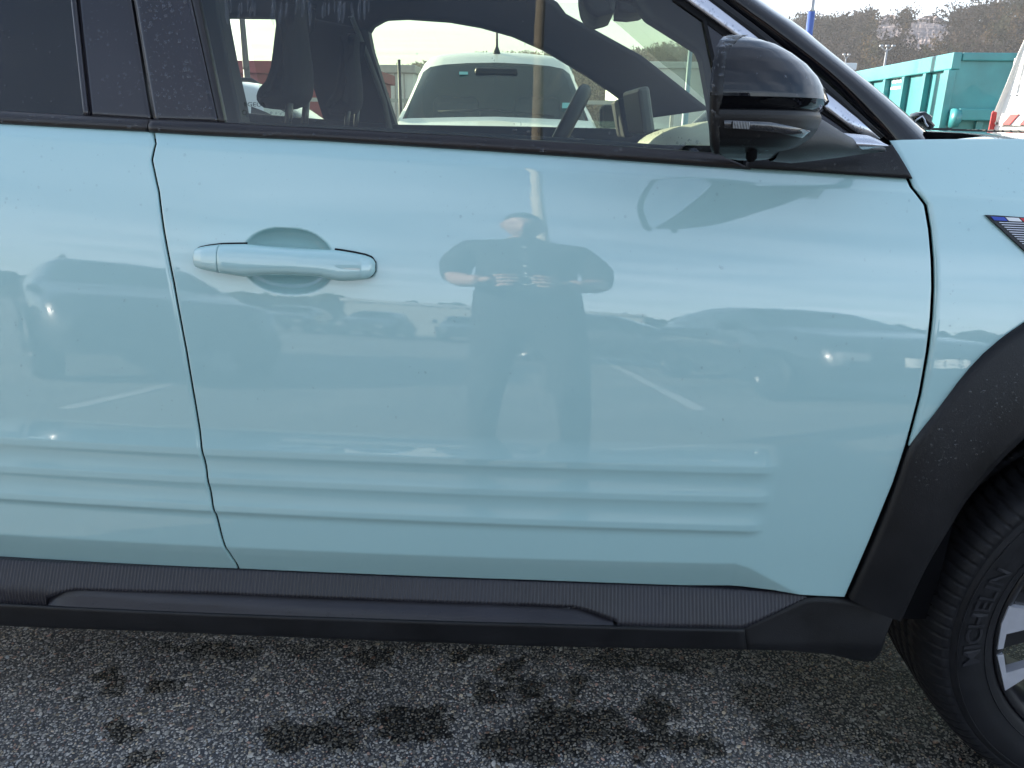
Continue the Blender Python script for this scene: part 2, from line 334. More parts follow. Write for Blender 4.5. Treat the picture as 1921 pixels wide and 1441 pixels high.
# the chippings of the surface dressing near the camera
def chip_mat():
    m, t, b = NT('stone_chippings'); n, l = t.nodes, t.links
    a = n.new('ShaderNodeAttribute'); a.attribute_name = 'stone'; l.new(a.outputs['Color'], b.inputs['Base Color'])
    w = n.new('ShaderNodeMapRange'); w.inputs['To Min'].default_value = .62; w.inputs['To Max'].default_value = .16; l.new(a.outputs['Alpha'], w.inputs['Value']); l.new(w.outputs[0], b.inputs['Roughness'])
    return m
def binder_mat():
    m, t, b = NT('bitumen_binder'); n, l = t.nodes, t.links
    a = n.new('ShaderNodeAttribute'); a.attribute_name = 'stone'
    tc = n.new('ShaderNodeTexCoord'); z = n.new('ShaderNodeTexNoise'); z.inputs['Scale'].default_value = 400; z.inputs['Detail'].default_value = 4; l.new(tc.outputs['Object'], z.inputs['Vector'])
    x = n.new('ShaderNodeMix'); x.data_type = 'RGBA'; x.blend_type = 'MULTIPLY'; x.inputs['Factor'].default_value = 1
    r = n.new('ShaderNodeValToRGB'); r.color_ramp.elements[0].position = .3; r.color_ramp.elements[0].color = (.4, .4, .4, 1); r.color_ramp.elements[1].position = .7; r.color_ramp.elements[1].color = (1.5, 1.5, 1.5, 1)
    l.new(z.outputs['Fac'], r.inputs[0]); l.new(a.outputs['Color'], x.inputs['A']); l.new(r.outputs[0], x.inputs['B']); l.new(x.outputs['Result'], b.inputs['Base Color'])
    b.inputs['Roughness'].default_value = .55
    bp = n.new('ShaderNodeBump'); bp.inputs['Distance'].default_value = .002; bp.inputs['Strength'].default_value = .7; l.new(z.outputs['Fac'], bp.inputs['Height']); l.new(bp.outputs[0], b.inputs['Normal'])
    return m
WETPX = [(580, 1378, 105, 26, 1), (740, 1345, 55, 24, 1), (800, 1352, 45, 38, 1), (1060, 1362, 95, 42, 1), (960, 1402, 85, 22, 1), (1250, 1400, 120, 24, 1), (990, 1290, 45, 22, 1),
         (915, 1300, 30, 16, .9), (960, 1255, 22, 14, .9), (1080, 1298, 28, 18, .9), (1232, 1345, 40, 28, 1), (180, 1275, 38, 13, .9), (200, 1300, 36, 14, .9), (262, 1422, 45, 20, .8), (880, 1228, 45, 12, .8),
         (1200, 1240, 120, 18, .8), (1420, 1312, 60, 24, .7), (1480, 1375, 80, 26, .8), (225, 1368, 55, 18, .8), (310, 1282, 32, 10, .7), (350, 1220, 70, 11, .7), (690, 1240, 40, 14, .8), (1560, 1290, 130, 50, .55),
         (1680, 1410, 90, 25, .7), (450, 1222, 60, 9, .6), (1130, 1370, 60, 40, .9), (660, 1340, 20, 12, .7), (1720, 1340, 260, 110, .55), (1300, 1235, 420, 32, .5), (700, 1215, 260, 16, .45)]
WET = []
for x, y, rx, ry, s in WETPX:
    c = onz(x, y, 0); a = onz(x+rx, y, 0); e = onz(x, y+ry, 0); WET.append((c[0], c[1], abs(a[0]-c[0]), abs(e[1]-c[1])*1.1+.008, s))
def vnoise(x, y, s, seed=0):
    r = np.random.default_rng(seed).random((64, 64)); x = np.asarray(x)*s+1000; y = np.asarray(y)*s+1000
    i, j = np.floor(x).astype(int), np.floor(y).astype(int); fx, fy = x-i, y-j; fx = fx*fx*(3-2*fx); fy = fy*fy*(3-2*fy)
    g = lambda a, b: r[a % 64, b % 64]
    return (g(i, j)*(1-fx)+g(i+1, j)*fx)*(1-fy)+(g(i, j+1)*(1-fx)+g(i+1, j+1)*fx)*fy
def wetness(x, y):
    w = np.zeros_like(x)
    jx = (vnoise(x, y, 22, 1)-.5)*.05+(vnoise(x, y, 60, 2)-.5)*.03; jy = (vnoise(x, y, 22, 3)-.5)*.05+(vnoise(x, y, 60, 4)-.5)*.03
    for cx, cy, rx, ry, s in WET:
        d = np.sqrt(((x+jx-cx)/rx)**2+((y+jy-cy)/ry)**2); w = np.maximum(w, s*(1-sst(.65, 1.15, d)))
    return w
def set_attr(o, name, C):
    a = o.data.color_attributes.new(name, 'FLOAT_COLOR', 'POINT'); a.data.foreach_set('color', np.ascontiguousarray(C, np.float32).ravel())
def chippings():
    t = (1+sqrt(5))/2
    ico = np.array([(-1, t, 0), (1, t, 0), (-1, -t, 0), (1, -t, 0), (0, -1, t), (0, 1, t), (0, -1, -t), (0, 1, -t), (t, 0, -1), (t, 0, 1), (-t, 0, -1), (-t, 0, 1)])/sqrt(1+t*t)
    tri = np.array([(0, 11, 5), (0, 5, 1), (0, 1, 7), (0, 7, 10), (0, 10, 11), (1, 5, 9), (5, 11, 4), (11, 10, 2), (10, 7, 6), (7, 1, 8), (3, 9, 4), (3, 4, 2), (3, 2, 6), (3, 6, 8), (3, 8, 9), (4, 9, 5), (2, 4, 11), (6, 2, 10), (8, 6, 7), (9, 8, 1)])
    x0, x1, y0, y1 = -1.30, 1.15, .90, 1.80; s = .0051
    gx, gy = np.meshgrid(np.arange(x0, x1, s), np.arange(y0, y1, s*.9)); gx[1::2] += s/2
    x = gx.ravel()+RNG.normal(size=gx.size)*s*.28; y = gy.ravel()+RNG.normal(size=gx.size)*s*.28
    keep = (RNG.random(x.size) < .90) & (RNG.random(x.size) < .25+.75*sst(0, .16, np.minimum(np.minimum(x-x0, x1-x), np.minimum(y-y0+.1, y1-y))+.10*(vnoise(x, y, 14, 31)-.5))); x, y = x[keep], y[keep]; n = x.size
    w = wetness(x, y)
    big = RNG.random(n); r = s*(.34+.20*RNG.random(n)+.34*(big > .97)+.14*(big > .88))
    an = 1+.45*RNG.random(n); th = RNG.random(n)*pi
    B = ico[None]*(1+RNG.normal(size=(n, 12, 1))*.14)
    B = B*np.stack([r*an, r/an**.5, r*(.42+.25*RNG.random(n))], -1)[:, None]
    tp = B[..., 2].max(1, keepdims=True); B[..., 2] = np.minimum(B[..., 2], tp*.42)          # worn flat on top
    # slight tilt, then turned about z
    tl = RNG.normal(size=n)*.13; c, q = np.cos(tl)[:, None], np.sin(tl)[:, None]
    bx, bz = B[..., 0]*c-B[..., 2]*q, B[..., 0]*q+B[..., 2]*c
    c, q = np.cos(th)[:, None], np.sin(th)[:, None]
    V = np.stack([bx*c-B[..., 1]*q+x[:, None], bx*q+B[..., 1]*c+y[:, None], bz+(RNG.random(n)*.0012-.0001)[:, None]], -1)
    o = big_mesh('asphalt_chippings', V.reshape(-1, 3), (tri[None]+np.arange(n)[:, None, None]*12).reshape(-1, 3), chip_mat(), smooth=False)
    k = RNG.random(n); lum = .17+.46*RNG.random(n)**1.4
    hue = np.array([[1.08, 1., .88]])*lum[:, None]; hue *= np.where(k[:, None] < .10, (1.1, .98, .80), np.where(k[:, None] < .14, (1.05, .72, .62), np.where(k[:, None] < .3, (.9, .95, 1.03), (1, 1, 1))))
    hue *= np.where(k > .88, .45, 1)[:, None]
    big2 = vnoise(x, y, 6, 9); hue *= (.8+.4*big2)[:, None]
    hue *= (1-w*.62)[:, None]; hue = hue*np.where(w[:, None] > .4, (1.02, 1.0, .94), (1, 1, 1))
    C = np.concatenate([hue, w[:, None]], 1); set_attr(o, 'stone', np.repeat(C, 12, axis=0))
    tag(o, 'pale grey stone chippings of the tarmac beside the car', kind='stuff')
    # binder under the stones
    gx, gy = np.meshgrid(np.linspace(x0-.02, x1+.02, 260), np.linspace(y0-.02, y1+.02, 120))
    P = np.stack([gx, gy, 0*gx+.0003], -1); b = grid_obj('tarmac', P, binder_mat()); w = wetness(gx.ravel(), gy.ravel())
    d = (.060+.06*vnoise(gx.ravel(), gy.ravel(), 6, 9))*(1-.93*sst(.15, .7, w)); set_attr(b, 'stone', np.stack([d, d, d*1.05, w], -1)); tag(b, kind='structure')
chippings()
def line_strip(a, b, w, name='bay_marking'):
    a, b = np.array(a, float), np.array(b, float); d = (b-a)/np.linalg.norm(b-a); q = np.array([-d[1], d[0]])*w/2
    return tag(mesh_obj(name, [(*p, .004) for p in (a-q, b-q, b+q, a+q)], [(0, 1, 2, 3)], mat('road_marking', (.40, .40, .39), .6, var=.15, vscale=5), smooth=False), kind='structure')

# ================================================================== the mint green car
CAR = empty('compact_car', (-.35, 1.90, 0), world=True)
tag(CAR, 'mint green compact car with black pillars and three ribs along its lower doors', 'car')
YC = 1.90
def mir(P):
    P = np.array(P, float); P[..., 1] = 2*YC-P[..., 1]; return P
RIB_Z = [.600, .553, .506]; RIB_END = [unp(1462, 866)[0], unp(1450, 920)[0], unp(1434, 972)[0]]
_rz = np.linspace(.44, .68, 1201)
def rib_profile():
    """the three pressed ribs in section, height outwards against z: a hollow ramp swelling to a flat lip, a tight undercut, and again"""
    h = np.zeros_like(_rz)
    for k, zl in enumerate(RIB_Z):
        top = zl+.0105; h = np.where((_rz >= zl) & (_rz <= top), 1., h)
        if k == 0: t = np.clip((top+.034-_rz)/.034, 0, 1); h = np.where(_rz > top, t**1.6, h)
        nxt = RIB_Z[k+1]+.0105 if k < 2 else zl-.016
        t = np.clip((zl-_rz)/(zl-nxt), 0, 1)
        h = np.where((_rz < zl) & (_rz > nxt), (1-2.1*t**.9*(1-t**.9)) if k < 2 else (1-t)**2.5, h)
    k = np.hanning(11); k /= k.sum(); return np.convolve(h, k, 'same')
_ribs = rib_profile()
CZ0, CZ1, CZ2 = unp(0, 1003), unp(1380, 1058), unp(1512, 1118)
def crease_z(X): return np.interp(X, [-2.5, CZ0[0], CZ1[0], CZ1[0]+.02, CZ2[0], CZ2[0]+.3], [CZ0[2]-.005, CZ0[2], CZ1[2], CZ1[2]-.006, CZ2[2]-.004, CZ2[2]-.15])
def chamfer(X, z):
    d = crease_z(X)-z; return .40*.5*(d+np.sqrt(d*d+.0015**2))
def door_surface(X, z):
    Y = side(X, z)+chamfer(X, z); e = np.interp(z, [.50, .56, .61], RIB_END[::-1])
    return Y-.0047*np.interp(z, _rz, _ribs)*(1-sst(e-.026, e+.006, X))
# edges of the doors, from the photograph's shut lines
REAR_EDGE = U([(287, 247), (291, 270), (284, 300), (297, 360), (306, 430), (325, 530), (349, 660), (366, 760), (377, 825), (388, 880), (398, 935), (416, 1010), (435, 1067)])[::-1]
FRONT_EDGE = U([(1704, 334), (1712, 352), (1738, 385), (1746, 430), (1751, 490), (1752, 540), (1749, 600), (1742, 660), (1728, 740), (1703, 835), (1680, 905), (1645, 990), (1589, 1120)])[::-1]
TOP_EDGE = U([(-330, 214), (0, 232), (285, 247), (600, 263), (1000, 287), (1340, 312), (1700, 334)])
BOT_EDGE = U([(-420, 1030), (0, 1047), (435, 1066), (640, 1075), (1000, 1088), (1280, 1098), (1450, 1107), (1520, 1117), (1589, 1120)], door_surface)
HC = unp(540, 490); HW, HH = .066, .0445
def pocket(X, z):
    sx = (X-HC[0])/HW; zz = (z-HC[2]+.035*(X-HC[0]))/HH; r = np.sqrt((np.abs(sx)**2.4)+(np.abs(zz)**2.0)); return .024*np.clip(1-r**3, 0, 1)**.7
def panel(name, left, right, bot, top, nx, nz, fn, gap=.0021, gapr=None, parent=CAR, m=M['paint'], ret=.004, zpow=1):
    """sheet between left/right edges X(z) and bottom/top edges z(X)"""
    u = np.linspace(0, 1, nx)[None]; v = np.linspace(0, 1, nz)[:, None]**zpow
    lz, lx = left[:, 2], left[:, 0]; rz, rx = right[:, 2], right[:, 0]
    X = lx.mean()+(rx.mean()-lx.mean())*u+0*v; z = None
    bo, to = bot[np.argsort(bot[:, 0])], top[np.argsort(top[:, 0])]
    for _ in range(30):
        zb = np.interp(X, bo[:, 0], bo[:, 2]); zt = np.interp(X, to[:, 0], to[:, 2]); z = zb+(zt-zb)*v
        xl = np.interp(z, lz, lx)+gap; xr = np.interp(z, rz, rx)-(gap if gapr is None else gapr); X = .5*X+.5*(xl+(xr-xl)*u)
    P = np.stack([X, fn(X, z), z], -1); return grid_obj(name, P, m, parent, ret=ret, rad=.0011)
def door_fn(X, z): return door_surface(X, z)+pocket(X, z)
fdoor = panel('front_door', REAR_EDGE, FRONT_EDGE, BOT_EDGE, TOP_EDGE, 420, 330, door_fn, gap=.0027, gapr=.0042)
rl = REAR_EDGE.copy(); rl[:, 0] -= .74+.0*rl[:, 2]; rl[:, 0] -= np.interp(rl[:, 2], [.38, .62, 1.06], [-.22, .02, .02])
rdoor = panel('rear_door', rl, REAR_EDGE, BOT_EDGE, TOP_EDGE, 150, 330, door_surface, gapr=.0027)
# rear quarter panel behind the rear door, cut by the rear wheel arch
def arc(cx, cz, r, a0, a1, n): return np.array([[cx+r*cos(a), 0, cz+r*sin(a)] for a in np.linspace(a0, a1, n)])
qx = np.linspace(-2.36, -1.24, 60); zb = np.where(np.abs(qx+1.67) < .42, .335+np.sqrt(np.maximum(.42**2-(qx+1.67)**2, 0)), .38)
qb = np.stack([qx, 0*qx, np.maximum(zb, .38)], -1); qt = np.stack([qx, 0*qx, 1.075-.02*(qx+1.24)], -1)
rll = rl.copy(); lft = rl.copy(); lft[:, 0] = -2.36
panel('rear_quarter_panel', lft, rll, qb, qt, 70, 80, side)
# front wing
WHX, WHY, WHZ = .95, 1.062, .335
ARCH_OUT = U([(1921, 605), (1880, 634), (1840, 668), (1795, 720), (1755, 775), (1722, 815), (1705, 838)])[::-1]
def over_top(A):
    """carry a rising arch line on to its crown above the hub, keeping its slope"""
    xl, zl = A[-1, 0], A[-1, 2]; sl = (A[-1, 2]-A[-3, 2])/(A[-1, 0]-A[-3, 0]); ht = sl*(WHX-xl)*.46; x = np.linspace(xl, WHX, 9)[1:]
    return np.vstack([A, [[q, 0, zl+ht*(1-((WHX-q)/(WHX-xl))**2.17)] for q in x]])
ao = over_top(ARCH_OUT)
ao = spline(ao, 60); right = ao[::-1].copy(); right[:, 0] = 2*WHX-right[:, 0]; ARCH = np.vstack([ao, right[1:]])
WTOP = np.array([unp(1668, 266), unp(1690, 264), unp(1760, 263), unp(1850, 262.5), unp(1921, 262)]); WTOP = np.vstack([WTOP, [[1.0, 0, WTOP[-1, 2]-.006], [1.45, 0, WTOP[-1, 2]-.03], [1.78, 0, WTOP[-1, 2]-.11]]])
wl = np.vstack([FRONT_EDGE[FRONT_EDGE[:, 2] > ARCH[0, 2]-.02], U([(1696, 318), (1684, 292), (1668, 266)])])
wr = np.array([[1.72, 0, .3], [1.78, 0, .6], [1.74, 0, 1.0]])
xs = np.linspace(ARCH[0, 0], 1.76, 100); zarch = np.interp(xs, ARCH[:, 0], ARCH[:, 2]); zarch = np.where(xs > ARCH[-1, 0], .30, zarch)
wb = np.stack([xs, 0*xs, zarch], -1); wb = np.vstack([[[ARCH[0, 0]-.05, 0, ARCH[0, 2]-.012]], wb])
def wing_fn(X, z):
    Y = side(X, z); return Y+.25*np.maximum(X-1.25, 0)**2-.010*sst(.62, .95, X)*(1-sst(.8, 1.0, z))+.06*sst(1.045, 1.075, z)**2*0
wing = panel('front_wing', wl, wr, wb, WTOP, 150, 130, wing_fn, gap=.0030)
# bonnet, cowl
bt = []
for X in np.linspace(.60, 1.76, 40):
    zt = np.interp(X, WTOP[:, 0], WTOP[:, 2]); y0 = float(wing_fn(X, zt)); row = []
    lead = sst(.60, .80, X)
    for s in np.linspace(0, 1, 50):
        Y = y0+.012+(2*(YC-y0)-.024)*s; e = min(s, 1-s)
        row.append((X+.0*s, Y, zt-.004-.012*(1-lead)+.009*sst(.0, .08, e)*lead+.012*sst(.05, .5, e)*lead-.06*max(0, X-1.5)**1.5))
    bt.append(row)
grid_obj('bonnet', np.array(bt), M['paint'], CAR)
# dark inner body behind the shut lines
bx = np.linspace(-2.3, .62, 60); bz = np.linspace(.33, 1.05, 40)
X, Z = np.meshgrid(bx, bz); grid_obj('inner_body', np.stack([X, side(X, Z)+.034, Z], -1), M['dark'], CAR)
# ---- belt mouldings
TM0 = U([(-330, 190), (0, 210), (150, 219), (286, 227)], gside); BM0 = U([(-330, 212), (0, 230), (150, 238), (284, 245)], gside)
surf_band('belt_molding', TM0, BM0, 60, 8, gside, -.014, M['mold'], rdoor, ret=.02, bulge=.003, rad=.002)
TM1 = U([(290, 227), (380, 230.5), (600, 243), (860, 256.5), (1100, 272), (1345, 290)], gside); BM1 = U([(289, 246), (380, 251.5), (600, 261), (860, 277), (1100, 293), (1402, 315)], gside)
surf_band('belt_molding', TM1, BM1, 120, 8, gside, -.014, M['mold'], fdoor, ret=.02, bulge=.003, rad=.002)
ZT = 1.455
def pane_band(name, L0, L1, R0, R1, off, m, parent, ret=.012, k=14, n=36, bulge=0, rad=.0015):
    """upright panel on the glass line: left edge through pixels L0 (bottom), L1; right edge R0, R1; carried up to the roof"""
    l0, l1, r0, r1 = (unp(*p, gside) for p in (L0, L1, R0, R1))
    A = np.array([l0, ext(l0, l1, ZT, gside)]); B = np.array([r0, ext(r0, r1, ZT, gside)])
    return surf_band(name, A, B, n, k, gside, off, m, parent, ret=ret, bulge=bulge, rad=rad)
pane_band('pillar_panel', (173, 222), (149, 0), (286, 230), (248, 0), -.004, M['satin'], rdoor)
pane_band('pillar_panel', (292, 230), (254, 0), (412, 234), (360, 0), -.004, M['satin'], fdoor)
pane_band('window_seal', (161, 220), (137, 0), (171, 221), (147, 0), -.006, M['satin'], rdoor, bulge=.002)
pane_band('window_seal', (413, 234), (361.5, 0), (424, 235), (374, 0), -.003, M['mold'], fdoor, bulge=.001)
g1 = pane_band('window_glass', (-330, 200), (-330, 0), (165, 222), (140, 0), 0, M['privacy'], rdoor, ret=0)
# front door glass: up to the line of the windscreen pillar
Lb, Lt = unp(420, 236, gside), unp(369, 0, gside)
xs = np.linspace(0, 1, 60); bl = resample(U([(420, 236), (860, 262), (1345, 297), (1420, 302)], gside), 60)
pt = U([(1338, 128), (1319, 36), (1270, 0)], gside); p3 = ext(pt[1], pt[2], 1.36, gside)
tl = np.vstack([ext(Lb, Lt, ZT, gside)[None], [[-.15, 0, ZT]], [[p3[0]-.16, 0, 1.43]], [p3], [pt[2]], [pt[1]], [[pt[0][0]+.012, 0, pt[0][2]+.01]]]); tl = resample(tl, 60)
def glass_fn(X, z): return gside(X, z)
P = bl[None]*(1-np.linspace(0, 1, 30)[:, None, None])+tl[None]*np.linspace(0, 1, 30)[:, None, None]; P[..., 1] = gside(P[..., 0], P[..., 2])
fglass = grid_obj('window_glass', P, M['glass'], fdoor)
# ---- windscreen pillar, silver strip, seals
def band_px(name, A, B, fn, off, m, parent, n=50, k=6, ret=.01, bulge=0, up=None, rad=.001):
    A, B = U(A, fn), U(B, fn)
    if up:                                        # carry the upper ends on along the roof line, outside the picture
        A = np.vstack([[[A[0][0]-.52, 0, ZT+up]], [[A[0][0]-.20, 0, min(ZT-.03, A[0][2]+.14)+up]], A]); B = np.vstack([[[B[0][0]-.52, 0, ZT+up+.02]], [[B[0][0]-.20, 0, min(ZT-.01, B[0][2]+.145)+up]], B])
    return surf_band(name, A, B, n, k, fn, off, m, parent, ret=ret, bulge=bulge, rad=rad)
band_px('pillar_seal', [(1262, 0), (1318, 40), (1378, 84), (1545, 215), (1616, 262)], [(1285, 0), (1375, 66), (1500, 163), (1545, 203), (1617, 257)], gside, -.003, M['rubber'], fdoor, up=.0)
band_px('silver_strip', [(1285, 0), (1378, 67), (1500, 165), (1545, 204), (1617, 258)], [(1322, 0), (1410, 67), (1560, 187), (1605, 224), (1645, 260)], gside, -.010, M['silver'], fdoor, bulge=.002, up=.01)
band_px('pillar_seal', [(1322, 0), (1410, 67), (1560, 187), (1647, 261)], [(1336, 0), (1424, 64), (1558, 172), (1652, 258)], gside, -.004, M['rubber'], CAR, up=.02)
band_px('pillar_seal', [(1338, 0), (1426, 64), (1559, 170), (1656, 257)], [(1356, 0), (1441, 64), (1559, 160), (1662, 256)], gside, .006, M['plastic'], CAR, up=.03)
pil = lambda X, z: gside(X, z)+.02
A = U([(1352, 0), (1438, 62), (1557, 155), (1664, 262)], pil); B = U([(1424, -2), (1500, 49), (1560, 98), (1640, 162), (1700, 212), (1757, 263)], lambda X, z: gside(X, z)+.085)
A = np.vstack([[[A[0][0]-.55, 0, 1.50]], [[A[0][0]-.22, 0, A[0][2]+.155]], A]); B = np.vstack([[[B[0][0]-.55, 0, 1.545]], [[B[0][0]-.22, 0, B[0][2]+.15]], B])
A = spline(A, 90); B = spline(B, 90); t = np.linspace(0, 1, 14)[:, None, None]; P = A[None]*(1-t)+B[None]*t
P[..., 1] = gside(P[..., 0], P[..., 2])+.02+(.065*t[..., 0]**2.0)-.018*np.sin(pi*t[..., 0])
P = np.concatenate([P, P[-1:]+np.array([0, .05, -.012]), P[-1:]+np.array([0, .09, -.05])], 0)
apil = grid_obj('windscreen_pillar', P, M['gloss'], CAR)
APT = P[-3]
# sail panel in the corner of the window, mirror foot panel
prismpts = U([(1320, 38), (1328, 42), (1376, 83), (1405, 110), (1405, 250), (1362, 250), (1339, 138)], gside)
def sheet(name, pts, fn, off, m, parent, th=.008, bev=.001):
    """flat-ish outline on a surface, with thickness"""
    bm = bmesh.new(); P = np.array(pts); P[:, 1] = fn(P[:, 0], P[:, 2])+off
    vs = [bm.verts.new(p) for p in P]; f = bm.faces.new(vs); r = bmesh.ops.extrude_face_region(bm, geom=[f])
    nv = [v for v in r['geom'] if isinstance(v, bmesh.types.BMVert)]; bmesh.ops.translate(bm, verts=nv, vec=(0, th, 0)); bmesh.ops.recalc_face_normals(bm, faces=bm.faces)
    if bev:
        fr = set(vs); bmesh.ops.bevel(bm, geom=[e for e in bm.edges if e.verts[0] in fr and e.verts[1] in fr], offset=bev, segments=2, affect='EDGES', profile=.5)
    me = bpy.data.meshes.new(name); bm.to_mesh(me); bm.free(); me.materials.append(m); return link(bpy.data.objects.new(name, me), parent)
sheet('sail_panel', prismpts, gside, -.002, M['satin'], fdoor)
sheet('window_seal', U([(1317, 37), (1323, 36), (1345, 130), (1352, 175), (1344, 175), (1336, 130)], gside), gside, -.006, M['rubber'], fdoor, th=.012)
sheet('sail_panel', U([(1545, 200), (1612, 260), (1600, 275), (1530, 275), (1530, 215)], gside), gside, -.001, M['satin'], fdoor)
band_px('mirror_foot', [(1395, 313), (1500, 319), (1600, 326), (1702, 333)], [(1400, 284), (1500, 283), (1610, 284), (1666, 273)], gside, -.016, M['plastic'], fdoor, ret=.02, k=8, bulge=.002)
# ---- shut-line strip of the wing top to the pillar
# ---- sill cladding
sfn = lambda X, z: bow(X)+np.interp(z, [.14, .245, .34, .39, .45], [1.075, 1.02, 1.022, 1.052, 1.075])
ST = U([(-420, 1034), (0, 1051), (435, 1070), (640, 1079), (1000, 1092), (1280, 1102), (1450, 1111), (1512, 1119)], sfn)
SB = U([(-420, 1112), (0, 1133), (640, 1160), (1000, 1171), (1280, 1179), (1388, 1181), (1420, 1168), (1512, 1121)], sfn)
PK = U([(86, 1124), (112, 1113), (140, 1107), (400, 1114), (640, 1124), (1000, 1136), (1078, 1140), (1110, 1149), (1158, 1168)], sfn)
n = 2200; A = resample(ST, n); B = resample(SB, n); Xc = np.linspace(A[0, 0], min(A[-1, 0], B[-1, 0]), n)
za = np.interp(Xc, A[:, 0], A[:, 2]); zb_ = np.interp(Xc, B[:, 0], B[:, 2]); zp_ = np.interp(Xc, PK[:, 0], PK[:, 2]); inp = (Xc > PK[0, 0]) & (Xc < PK[-1, 0]); zlow = np.where(inp, np.maximum(zp_, zb_), zb_)
t = np.linspace(0, 1, 8)[:, None]; Z = za*(1-t)+zlow*t; X = np.broadcast_to(Xc, Z.shape).copy()
ribw = np.sin(Xc*2*pi/.0058); P = np.stack([X, sfn(X, Z)-.0006*np.clip(ribw*1.6, -1, 1), Z], -1)
sill = grid_obj('sill_trim', P, M['sill'], CAR, ret=.012, rad=.0008)
m_ = inp & (zlow-zb_ > .002); Xp = Xc[m_][::8]; zt_ = np.interp(Xp, Xc, zlow)-.0028; zl_ = np.interp(Xp, Xc, zb_)
t = np.linspace(0, 1, 6)[:, None]; Z = zt_*(1-t)+zl_*t; X = np.broadcast_to(Xp, Z.shape); P = np.stack([X, sfn(X, Z)+.010*(1-t)*np.minimum(1, (zt_-zl_)/.012)-.001*t, Z], -1)
grid_obj('sill_ledge', P, M['sill'], sill, ret=0)
t = np.linspace(0, 1, 4)[:, None]; Z = (zt_+.004)*(1-t)+(zt_-.004)*t; X = np.broadcast_to(Xp, Z.shape); grid_obj('step_shade', np.stack([X, sfn(X, Z)+.013+0*X, Z], -1), M['dark'], sill)  # near-black backing: the shade of the recessed edge is put into its colour
# dark underside below the cladding
ufn = lambda X, z: bow(X)+np.interp(z, [.14, .20, .245, .30], [1.09, 1.055, 1.022, 1.018])
LB = U([(-420, 1160), (0, 1174), (300, 1185), (640, 1199), (1000, 1212), (1280, 1217), (1400, 1219)], ufn); LT = U([(-420, 1111), (0, 1132), (640, 1159), (1000, 1170), (1280, 1178), (1395, 1180)], sfn)
under = surf_band('sill_underside', LT, LB, 120, 8, ufn, 0, M['plastic'], CAR, ret=.03)
EP = [(1388, 1181), (1420, 1168), (1512, 1121), (1540, 1120), (1589, 1124), (1615, 1134), (1650, 1146), (1678, 1150), (1662, 1192), (1645, 1236), (1632, 1243), (1560, 1228), (1480, 1221), (1396, 1219)]
efn = lambda X, z: bow(X)+np.interp(z, [.14, .20, .30, .39, .45], [1.075, 1.05, 1.035, 1.055, 1.075])
def filled(name, px, fn, off, m, parent, n=26, k=12):
    """outline given as two sides meeting at the ends: upper list, lower list"""
    up, lo = px; A = resample(U(up, fn), n); B = resample(U(lo, fn), n); t = np.linspace(0, 1, k)[:, None, None]; P = A[None]*(1-t)+B[None]*t; P[..., 1] = fn(P[..., 0], P[..., 2])+off
    return grid_obj(name, P, m, parent, ret=.03, rad=.0015)
filled('sill_end', ([(1392, 1182), (1420, 1169), (1512, 1122), (1540, 1121), (1589, 1124), (1615, 1134), (1650, 1146), (1678, 1150)], [(1396, 1219), (1480, 1221), (1560, 1228), (1600, 1238), (1632, 1243), (1645, 1236), (1662, 1192), (1677, 1156)]), efn, 0, M['plastic'], CAR)
# ---- arch cladding
ci = U([(1921, 796), (1863, 852), (1804, 920), (1764, 984), (1729, 1043), (1703, 1097), (1679, 1150)], side)[::-1]
co = U([(1921, 604), (1880, 633), (1840, 667), (1795, 719), (1755, 774), (1722, 814), (1704, 840), (1690, 885), (1655, 980), (1593, 1121)], side)[::-1]
def mirror_x(A):
    A = spline(over_top(A), 90); B = A[::-1].copy(); B[:, 0] = 2*WHX-B[:, 0]; return np.vstack([A, B[1:]])
CI = mirror_x(ci); CO = mirror_x(co)
A, B = resample(CO, 160), resample(CI, 160); t = np.linspace(0, 1, 12)[:, None, None]; P = A[None]*(1-t)+B[None]*t
tt = t[..., 0]+0*P[..., 0]; P[..., 1] = np.minimum(side(P[..., 0], P[..., 2]), 1.075)-.006-.016*np.sin(np.clip(tt*1.25, 0, 1)*pi/2)
lip = np.concatenate([P, P[-1:]+np.array([0, .012, 0]), P[-1:]+np.array([0, .05, 0])], 0)
P0 = P[:1]+np.array([0, .02, 0]); arch = grid_obj('arch_cladding', np.concatenate([P0, lip], 0), M['plastic'], CAR)
# wheel-arch liner
R_ = .40; th = np.linspace(.08, pi-.08, 50); P = np.array([[(WHX+R_*1.02*cos(a), y, .34+R_*sin(a)) for a in th] for y in (1.09, 1.2, 1.42)])
P[0, :, 0] = WHX+.385*np.cos(th)*1.0; grid_obj('arch_liner', P, M['dark'], CAR)
box('arch_liner', (WHX-.40, 1.41, .33), (WHX+.40, 1.42, .78), M['dark'], CAR)
# ---- fender badge
bf = lambda X, z: wing_fn(X, z)
bp_ = [(1847, 403), (1870, 404), (1940, 409), (1995, 413), (1995, 432), (1995, 500), (1995, 544), (1960, 510), (1921, 472), (1880, 434), (1855, 411)]
badge = sheet('badge', U(bp_, bf), bf, -.004, M['ink'], CAR, th=.006, bev=.0008)
for (a, b_), mm in zip(((1856, 1882), (1883.5, 1909), (1910.5, 1938)), ('blue', 'flagwhite', 'flagred')):
    q = U([(a-1, 405.5+.05*(a-1856)), (b_-2, 405.5+.05*(b_-1856)), (b_+5, 412.5+.05*(b_-1856)), (a+6, 412.5+.05*(a-1856))], bf); sheet('flag_stripe', q, bf, -.0052, M[mm], badge, th=.003, bev=0)
for k in range(28):
    y = 416+k*4.4; x0 = 1860+(y-411)*1.09+5
    if x0 < 1990: sheet('badge_line', U([(x0, y), (1990, y+4), (1990, y+5.3), (x0+1.4, y+1.3)], bf), bf, -.0047, M['rimsilver'], badge, th=.002, bev=0)
